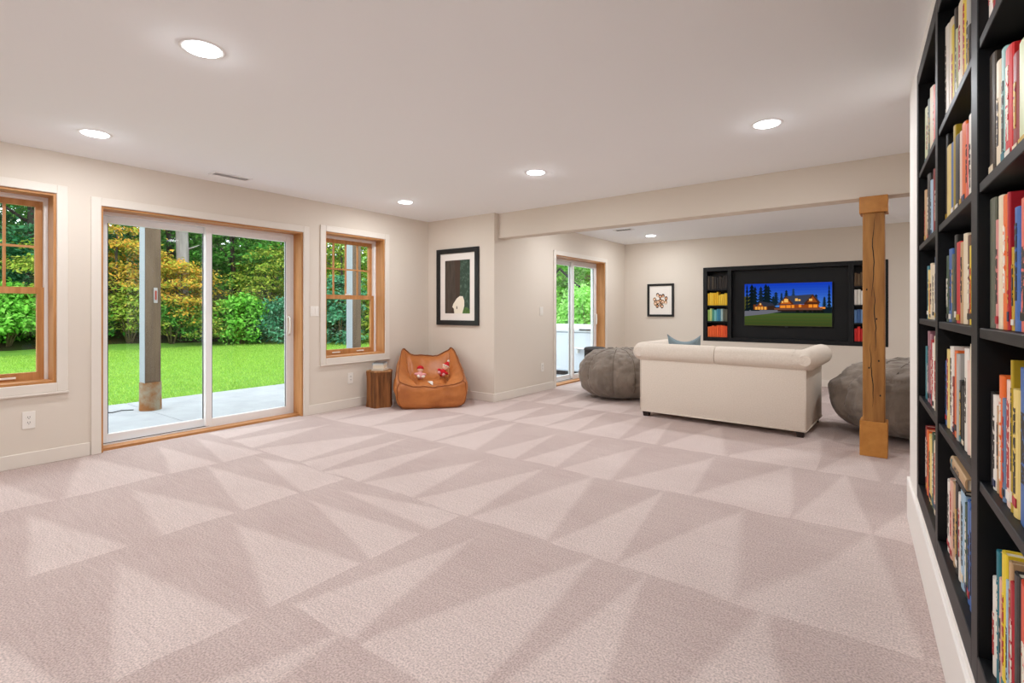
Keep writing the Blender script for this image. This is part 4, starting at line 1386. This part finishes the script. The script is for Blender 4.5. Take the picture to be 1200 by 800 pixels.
# grass blades
ng = 160000
gx = NR.uniform(-20.6, -8.62, ng)
gy = NR.uniform(-3.0, 16.0, ng)
t_ = -gy / gx
keep = (t_ > -0.25) & (t_ < 1.1)
gx, gy = gx[keep], gy[keep]
n = len(gx)
hh = NR.uniform(0.025, 0.06, n)
an = NR.uniform(0, 2 * np.pi, n)
wd = NR.uniform(0.004, 0.009, n)
ln = NR.normal(0, 0.025, (n, 2))
base = np.stack([gx, gy, np.full(n, GZ - 0.05)], 1)
side = np.stack([np.cos(an), np.sin(an), np.zeros(n)], 1) * wd[:, None]
tip = base + np.stack([ln[:, 0], ln[:, 1], hh], 1)
V = np.stack([base - side, base + side, tip], 1).reshape(-1, 3)
Q = np.arange(len(V)).reshape(-1, 3)
M_GRASS = leaf_mat('grass_blades', [(126, 162, 60), (154, 192, 80), (138, 178, 68), (180, 208, 104), (134, 170, 64)], 0.4)
tag(np_mesh('lawn_grass', V, Q, [M_GRASS]), 'short bright green mown lawn beyond the patio', 'grass', None, 'stuff')

PAL = dict(
    green=leaf_mat('leaves_green', [(48, 104, 40), (80, 148, 58), (110, 174, 74), (64, 126, 50), (134, 196, 90)]),
    deep=leaf_mat('leaves_deep_green', [(40, 96, 58), (64, 132, 82), (88, 156, 104), (50, 108, 68), (116, 178, 128)]),
    bright=leaf_mat('leaves_bright', [(74, 142, 42), (112, 184, 64), (140, 206, 84), (96, 166, 54), (164, 218, 104)]),
    maple=leaf_mat('leaves_maple', [(110, 140, 46), (196, 168, 62), (222, 150, 60), (128, 164, 58), (230, 176, 84), (150, 172, 64)]),
    olive=leaf_mat('leaves_olive', [(96, 128, 42), (140, 170, 62), (172, 182, 78), (112, 148, 52), (200, 184, 84)]),
    blue=leaf_mat('leaves_blue_green', [(40, 98, 66), (70, 138, 96), (104, 170, 128), (52, 112, 78), (140, 196, 158)]),
    light=leaf_mat('leaves_light', [(126, 192, 84), (166, 224, 118), (196, 238, 150), (142, 208, 98), (214, 244, 172)], 0.5),
)
M_TRUNK = mat('bark_dark', (58, 50, 44), 0.9, 0.1, var=(6, (92, 84, 74), 0.4, 0.7), stretch=(1, 1, 0.15))
M_TRUNKG = mat('bark_grey', (150, 142, 138), 0.9, 0.1, var=(5, (112, 104, 100), 0.4, 0.7), stretch=(1, 1, 0.12))
M_STEM = mat('bark_stem', (110, 98, 70), 0.9, 0.1)

def leaves(n_clump, per, cr, c0, rad, h, z0, size, layered, shape='egg'):
    """clumped leaf quads inside an egg crown; c0 = trunk xy"""
    per = int(per * 2.4)
    n_clump = int(n_clump * (0.55 if layered else 0.8))
    cr = cr * (1.0 if layered else 0.85)
    size = size * 0.62
    u = NR.uniform(0, 1, n_clump)
    zc = z0 + (h - z0) * u
    if shape == 'egg':
        prof = np.sqrt(np.clip(np.sin(np.pi * np.clip(0.12 + 0.86 * u, 0, 1)), 0.05, 1))
    elif shape == 'cone':
        prof = 1.05 - 0.92 * u
    else:
        prof = np.sqrt(np.clip(1 - (u * 0.98) ** 2.2, 0.02, 1))
    an = NR.uniform(0, 2 * np.pi, n_clump)
    rr = rad * prof * np.sqrt(NR.uniform(0.15, 1, n_clump))
    cc = np.stack([c0[0] + rr * np.cos(an), c0[1] + rr * np.sin(an), zc], 1)
    N = n_clump * per
    off = NR.normal(0, 1, (N, 3)) * cr
    off[:, 2] *= 0.28 if layered else 0.75
    P = np.repeat(cc, per, 0) + off
    P[:, 2] = np.maximum(P[:, 2], z0 * 0.3 + c0[2])
    s = size * NR.uniform(0.6, 1.35, N)
    nrm = NR.normal(0, 1, (N, 3)) * (0.45 if layered else 0.75)
    nrm[:, 2] += 1.0
    out = P - np.array([c0[0], c0[1], 0.0])
    out[:, 2] = 0
    nrm += 0.45 * out / (np.linalg.norm(out, axis=1, keepdims=True) + 1e-6)
    nrm /= np.linalg.norm(nrm, axis=1, keepdims=True)
    d = NR.normal(0, 1, (N, 3))
    d -= nrm * np.sum(d * nrm, 1, keepdims=True)
    d /= np.linalg.norm(d, axis=1, keepdims=True)
    e = np.cross(nrm, d)
    s = s[:, None]
    v0 = P - d * s
    v1 = P - e * s * 0.5 + nrm * s * 0.12 - d * s * 0.15
    v2 = P + d * s - nrm * s * 0.15
    v3 = P + e * s * 0.5 + nrm * s * 0.12 - d * s * 0.15
    return np.stack([v0, v1, v2, v3], 1).reshape(-1, 3)

def plant(name, label, cat, x, y, rad, h, z0, pal, n_clump, per, cr, size, layered=False, shape='egg', trunk=None, tr=0.06, lean=(0, 0), group=None, tm=None):
    g = hill_h(x, y)
    t = thing(name, label, cat, (x, y, g), 0, group)
    V = leaves(n_clump, per, cr, (0, 0, 0), rad, h, z0, size, layered, shape)
    o = np_mesh('foliage', V, np.arange(len(V)).reshape(-1, 4), [PAL[pal]], t)
    o['kind'] = 'stuff'
    rr = random.Random(int(x * 100 + y * 10))
    if trunk:
        m = MB()
        pts = [(lean[0] * f + 0.05 * math.sin(5 * f + x), lean[1] * f, -0.2 + (trunk + 0.2) * f) for f in [i / 8 for i in range(9)]]
        m.tube(pts, [tr * (1 - 0.45 * i / 8) for i in range(9)], 10)
        m.build('trunk', tm or M_TRUNK, t, True)
        for k in range(4):
            f = 0.35 + 0.15 * k
            a = rr.uniform(0, 6.28)
            p = Vector((lean[0] * f, lean[1] * f, trunk * f))
            q = p + Vector((math.cos(a) * rad * 0.7, math.sin(a) * rad * 0.7, rad * 0.5))
            MB().tube([p, (p + q) / 2 + Vector((0, 0, rr.uniform(-.1, .1))), q], [tr * 0.45, tr * 0.3, tr * 0.15], 6).build('branch', tm or M_TRUNK, t, True)
    else:
        for k in range(5):
            a = rr.uniform(0, 6.28)
            q = Vector((math.cos(a) * rad * 0.55, math.sin(a) * rad * 0.55, h * rr.uniform(0.5, 0.85)))
            MB().tube([(0.05 * math.cos(a), 0.05 * math.sin(a), -0.1), q * 0.5 + Vector((0.05, 0, 0.05)), q], [0.03, 0.02, 0.008], 6).build('stem', M_STEM, t, True)
    return t
TG, SG = 'trees beyond the lawn', 'shrubs along the lawn edge'
# trees: x, y, crown radius, height
plant('broadleaf_tree', 'dense blue-green tree filling the top of the first window', 'tree', -24.9, 2.6, 2.6, 8.5, 0.6, 'deep', 260, 42, 0.34, 0.13, True, trunk=6, tr=0.16, group=TG)
plant('broadleaf_tree', 'dense deep green tree at the edge between first window and sliding door', 'tree', -25.4, 4.6, 2.4, 8.5, 0.6, 'deep', 260, 42, 0.34, 0.13, True, trunk=6, tr=0.15, group=TG)
plant('vine_maple', 'yellowing vine maple at the right edge of the first window view', 'tree', -21.6, 4.25, 0.9, 3.1, 0.7, 'olive', 70, 34, 0.25, 0.09, True, trunk=2.2, tr=0.035, group=TG)
plant('vine_maple', 'orange and gold vine maple left of the patio post', 'tree', -22.3, 6.3, 1.7, 5.2, 1.0, 'maple', 190, 36, 0.27, 0.10, True, trunk=3.8, tr=0.05, group=TG)
plant('conifer', 'tall dark green tree behind the orange maple', 'tree', -27.0, 6.4, 2.6, 10, 0.8, 'green', 260, 40, 0.38, 0.14, False, 'egg', trunk=8, tr=0.2, group=TG)
plant('vine_maple', 'orange vine maple right of the patio post', 'tree', -21.0, 7.9, 1.2, 2.9, 0.8, 'maple', 120, 34, 0.25, 0.095, True, trunk=2.8, tr=0.045, group=TG)
plant('broadleaf_tree', 'dark green tree behind the grey trunk and the door stile', 'tree', -26.2, 9.4, 2.5, 9.5, 0.8, 'green', 260, 40, 0.38, 0.14, False, trunk=7, tr=0.18, group=TG)
t = thing('grey_trunk', 'bare weathered grey tree trunk rising behind the orange maple', 'tree', (-22.0, 8.3, hill_h(-22.0, 8.3)), 0, TG)
m = MB()
m.tube([(0.03 * math.sin(i), 0.02 * math.cos(2 * i), -0.3 + 1.1 * i) for i in range(10)], [0.24 - 0.008 * i for i in range(10)], 14)
m.build('trunk', M_TRUNKG, t, True)
for k, (zz, dx, dy) in enumerate(((3.2, 0.3, 0.5), (4.4, 0.2, -0.5), (5.3, 0.5, 0.4))):
    MB().tube([(0, 0, zz), (dx, dy, zz + 0.25)], [0.04, 0.015], 6).build('broken_branch', M_TRUNKG, t, True)
plant('bigleaf_tree', 'big-leaved green tree behind the right door pane', 'tree', -23.2, 10.9, 2.3, 9, 1.2, 'green', 250, 34, 0.36, 0.17, True, trunk=7, tr=0.11, lean=(0.4, -0.5), group=TG)
plant('bigleaf_tree', 'dark-trunked tree at the right edge of the sliding door view', 'tree', -22.9, 12.5, 1.9, 9, 2.8, 'bright', 150, 34, 0.34, 0.15, True, trunk=8, tr=0.13, lean=(0.2, -0.3), group=TG)
plant('vine_maple', 'golden vine maple low behind the right door pane', 'tree', -20.9, 11.0, 1.2, 3.6, 0.8, 'olive', 110, 34, 0.26, 0.10, True, trunk=2.6, tr=0.045, group=TG)
plant('broadleaf_tree', 'bright yellow-green tree between door and second window', 'tree', -21.5, 13.6, 2.0, 7.5, 0.8, 'olive', 210, 36, 0.34, 0.12, True, trunk=5, tr=0.1, group=TG)
plant('vine_maple', 'gold and green maple in the upper panes of the second window', 'tree', -18.9, 13.3, 1.6, 6.5, 0.9, 'olive', 190, 36, 0.30, 0.11, True, trunk=4.5, tr=0.07, group=TG)
plant('broadleaf_tree', 'pale green maple at the right side of the second window', 'tree', -18.2, 15.2, 1.9, 7, 0.7, 'light', 200, 36, 0.32, 0.12, True, trunk=5, tr=0.08, group=TG)
plant('broadleaf_tree', 'light green tree over the hot tub, seen through the left pane', 'tree', -12.6, 20.3, 2.0, 8, 0.5, 'bright', 240, 36, 0.36, 0.14, True, trunk=6, tr=0.12, group=TG)
plant('broadleaf_tree', 'pale lime tree with a dark branch over the hot tub', 'tree', -11.2, 22.6, 2.4, 8.5, 0.5, 'light', 260, 36, 0.38, 0.15, True, trunk=6, tr=0.12, group=TG)
plant('broadleaf_tree', 'green tree left of the hot tub view', 'tree', -14.6, 19.0, 1.9, 7.5, 0.5, 'green', 200, 36, 0.36, 0.14, True, trunk=5, tr=0.12, group=TG)
t = thing('leaning_branch', 'dark leaning bare limb in front of the pale lime tree', 'branch', (-10.2, 18.6, hill_h(-10.2, 18.6)), 0, TG)
MB().tube([(-1.6, 0.2, -0.2), (-1.5, 0.1, 2.2), (-1.0, 0, 2.6), (-0.2, 0, 1.9), (0.5, 0, 1.55), (1.3, 0.1, 1.5)], [0.09, 0.07, 0.05, 0.045, 0.05, 0.03], 8).build('limb', M_DARK, t, True)
# shrubs
plant('low_shrub', 'bright large-leaved shrub low in the first window', 'shrub', -21.3, 3.3, 1.0, 1.7, 0.25, 'bright', 80, 26, 0.2, 0.13, False, 'dome', group=SG)
plant('low_shrub', 'blue-green shrub at the left edge of the first window', 'shrub', -21.6, 2.2, 1.0, 1.9, 0.05, 'blue', 80, 26, 0.2, 0.12, False, 'dome', group=SG)
plant('low_shrub', 'green shrub hidden between first window and door', 'shrub', -21.3, 4.9, 0.9, 1.3, 0.3, 'green', 70, 26, 0.2, 0.11, False, 'dome', group=SG)
plant('low_shrub', 'olive green thicket at the foot of the orange maple', 'shrub', -21.0, 6.3, 1.05, 1.9, 0.3, 'olive', 90, 26, 0.22, 0.10, True, 'dome', group=SG)
plant('low_shrub', 'green undergrowth right behind the patio post', 'shrub', -20.8, 7.5, 0.9, 1.5, 0.3, 'green', 70, 26, 0.2, 0.10, False, 'dome', group=SG)
plant('low_shrub', 'yellow-green undergrowth beside the door stile', 'shrub', -20.5, 8.6, 0.85, 1.6, 0.3, 'olive', 70, 26, 0.2, 0.10, True, 'dome', group=SG)
plant('low_shrub', 'glossy bright green shrub low in the right door pane', 'shrub', -20.2, 9.7, 0.95, 1.75, 0.3, 'bright', 90, 26, 0.2, 0.13, False, 'dome', group=SG)
plant('low_shrub', 'bluish green shrub at lower right of the door pane', 'shrub', -19.6, 11.0, 1.0, 1.65, 0.3, 'blue', 95, 26, 0.2, 0.12, False, 'dome', group=SG)
plant('low_shrub', 'green shrub behind the wall between door and second window', 'shrub', -18.8, 12.0, 0.9, 1.6, 0.3, 'green', 80, 26, 0.2, 0.12, False, 'dome', group=SG)
plant('fern_clump', 'tall blue-green fern clump low in the second window', 'fern', -17.6, 12.3, 1.1, 2.6, 0.05, 'blue', 120, 26, 0.24, 0.14, True, 'dome', group=SG)
plant('low_shrub', 'straw-green grassy bush right of the second patio post', 'shrub', -16.9, 13.6, 0.9, 1.9, 0.3, 'olive', 80, 26, 0.2, 0.12, True, 'dome', group=SG)
plant('low_shrub', 'lime shrub behind the hot tub', 'shrub', -9.3, 17.2, 1.2, 1.9, 0.05, 'light', 100, 26, 0.24, 0.12, False, 'dome', group=SG)
plant('low_shrub', 'green shrub left of the hot tub', 'shrub', -11.4, 17.2, 1.2, 1.9, 0.05, 'bright', 100, 26, 0.24, 0.12, False, 'dome', group=SG)
# the wood behind: nobody could count it
def wood_wall(name, label, n, fx, pal, size):
    P = fx(n)
    s = size * NR.uniform(0.6, 1.4, n)[:, None]
    nrm = NR.normal(0, 0.6, (n, 3)); nrm[:, 2] += 0.8
    nrm /= np.linalg.norm(nrm, axis=1, keepdims=True)
    d = NR.normal(0, 1, (n, 3)); d -= nrm * np.sum(d * nrm, 1, keepdims=True)
    d /= np.linalg.norm(d, axis=1, keepdims=True)
    e = np.cross(nrm, d)
    V = np.stack([P - d * s, P - e * s * .55, P + d * s, P + e * s * .55], 1).reshape(-1, 3)
    tag(np_mesh(name, V, np.arange(len(V)).reshape(-1, 4), [PAL[pal]]), label, 'foliage', None, 'stuff')
def back_left(n):
    y = NR.uniform(-8, 24, n)
    x = -31.0 - NR.uniform(0, 3, n) + np.clip(y - 12, 0, 30) * 0.35
    return np.stack([x, y, NR.uniform(0.2, 12, n)], 1)
def back_far(n):
    x = NR.uniform(-24, -2, n)
    y = 25 + NR.uniform(0, 3, n)
    return np.stack([x, y, NR.uniform(0.2, 12, n)], 1)
wood_wall('woodland_foliage', 'deep green woodland foliage behind the lawn trees', 34000, back_left, 'green', 0.20)
wood_wall('woodland_foliage', 'green woodland foliage behind the hot tub trees', 14000, back_far, 'bright', 0.20)

# patio posts and beam
M_PWOOD = wood('patio_post_wood', (108, 90, 70), (84, 68, 52), 0.75, 3.0, (1, 1, 0.08), 0.3)
M_PIER = mat('stained_concrete', (140, 128, 108), 0.9, 0.1, var=(6, (132, 86, 48), 0.42, 0.6))
M_LIT_FACE = mat('post_lit_face', (150, 154, 160), 0.6, 0.3)  # skylight on the post side, put into the colour
def patio_post(label, y):
    t = thing('patio_post', label, 'post', (-7.8, y, GZ))
    MB().lathe([(0.125, 0), (0.122, 0.2), (0.122, 0.365)], seg=24).build('pier', M_PIER, t, 'auto')
    bx(-0.09, 0.09, -0.09, 0.09, 0.366, 2.87, bev=0.006).build('shaft', M_PWOOD, t)
    bx(-0.088, 0.088, -0.0945, -0.0905, 0.36, 2.87).build('lit_side', M_LIT_FACE, t)  # thin pale sheet paints the sky-lit face of the post
    return t
p1 = patio_post('weathered square patio post on a round concrete pier outside the sliding door', 2.57)
pl = MB()
pl.box(0.0905, 0.097, 0.005, 0.05, 1.40, 1.60, bev=0.006)
pl = pl.build('bracket_plate', mat('bracket_grey', (168, 164, 160), 0.4, 0.5), p1)
bx(0.097, 0.102, 0.018, 0.038, 1.44, 1.56, bev=0.002).build('gauge', mat('gauge_red', (150, 62, 48), 0.5), pl)
patio_post('weathered square patio post seen through the second window', 5.74)
bm_ = thing('deck_beam', 'long dark timber beam carried by the patio posts', 'beam', (-7.8, 0, 2.76))
bx(-0.07, 0.07, -1.0, 13.4, 0, 0.25, bev=0.005).build('timber', M_PWOOD, bm_)

# hot tub
M_TUB = mat('spa_panel', (214, 222, 232), 0.35, 0.4)
M_LID = mat('spa_lid', (222, 228, 234), 0.45, 0.3)
tub = thing('hot_tub', 'pale blue-white square hot tub outside the television room door', 'hot tub', (-5.55, 9.85, GZ))
bx(-0.98, 0.98, -0.98, 0.98, 0.0, 0.08).build('plinth', M_DARK, tub)
bx(-1.02, 1.02, -1.02, 1.02, 0.081, 0.86, bev=0.03, seg=2).build('cabinet', M_TUB, tub)
for x in (-0.52, 0.0, 0.52):
    bx(x - 0.006, x + 0.006, -1.0225, -1.0205, 0.12, 0.82).build('panel_joint', mat('spa_joint', (176, 186, 198), 0.5), tub)
bx(-1.05, 1.05, -1.05, 1.05, 0.861, 0.955, bev=0.03, seg=3).build('lid', M_LID, tub)
bx(0.70, 0.98, -1.068, -1.051, 0.905, 0.93, bev=0.004).build('lid_strap', M_DARK, tub)
s_ = MB()
s_.box(0.62, 0.86, -1.16, -1.023, 0.545, 0.565, bev=0.004)
s_.box(0.66, 0.69, -1.10, -1.023, 0.46, 0.545, bev=0.003)
s_.build('side_bracket', M_WHITE, tub)
# thin black cable on the patio
MB().tube([(-8.05, 2.02, GZ + 0.006), (-7.98, 2.12, GZ + 0.010), (-7.93, 2.2, GZ + 0.006), (-7.95, 2.3, GZ + 0.014), (-7.92, 2.42, GZ + 0.006)], 0.006, 6).build('cable', M_DARK, None, True)
tag(bpy.data.objects['cable'], 'thin black cable lying on the patio beside the post pier', 'cable')
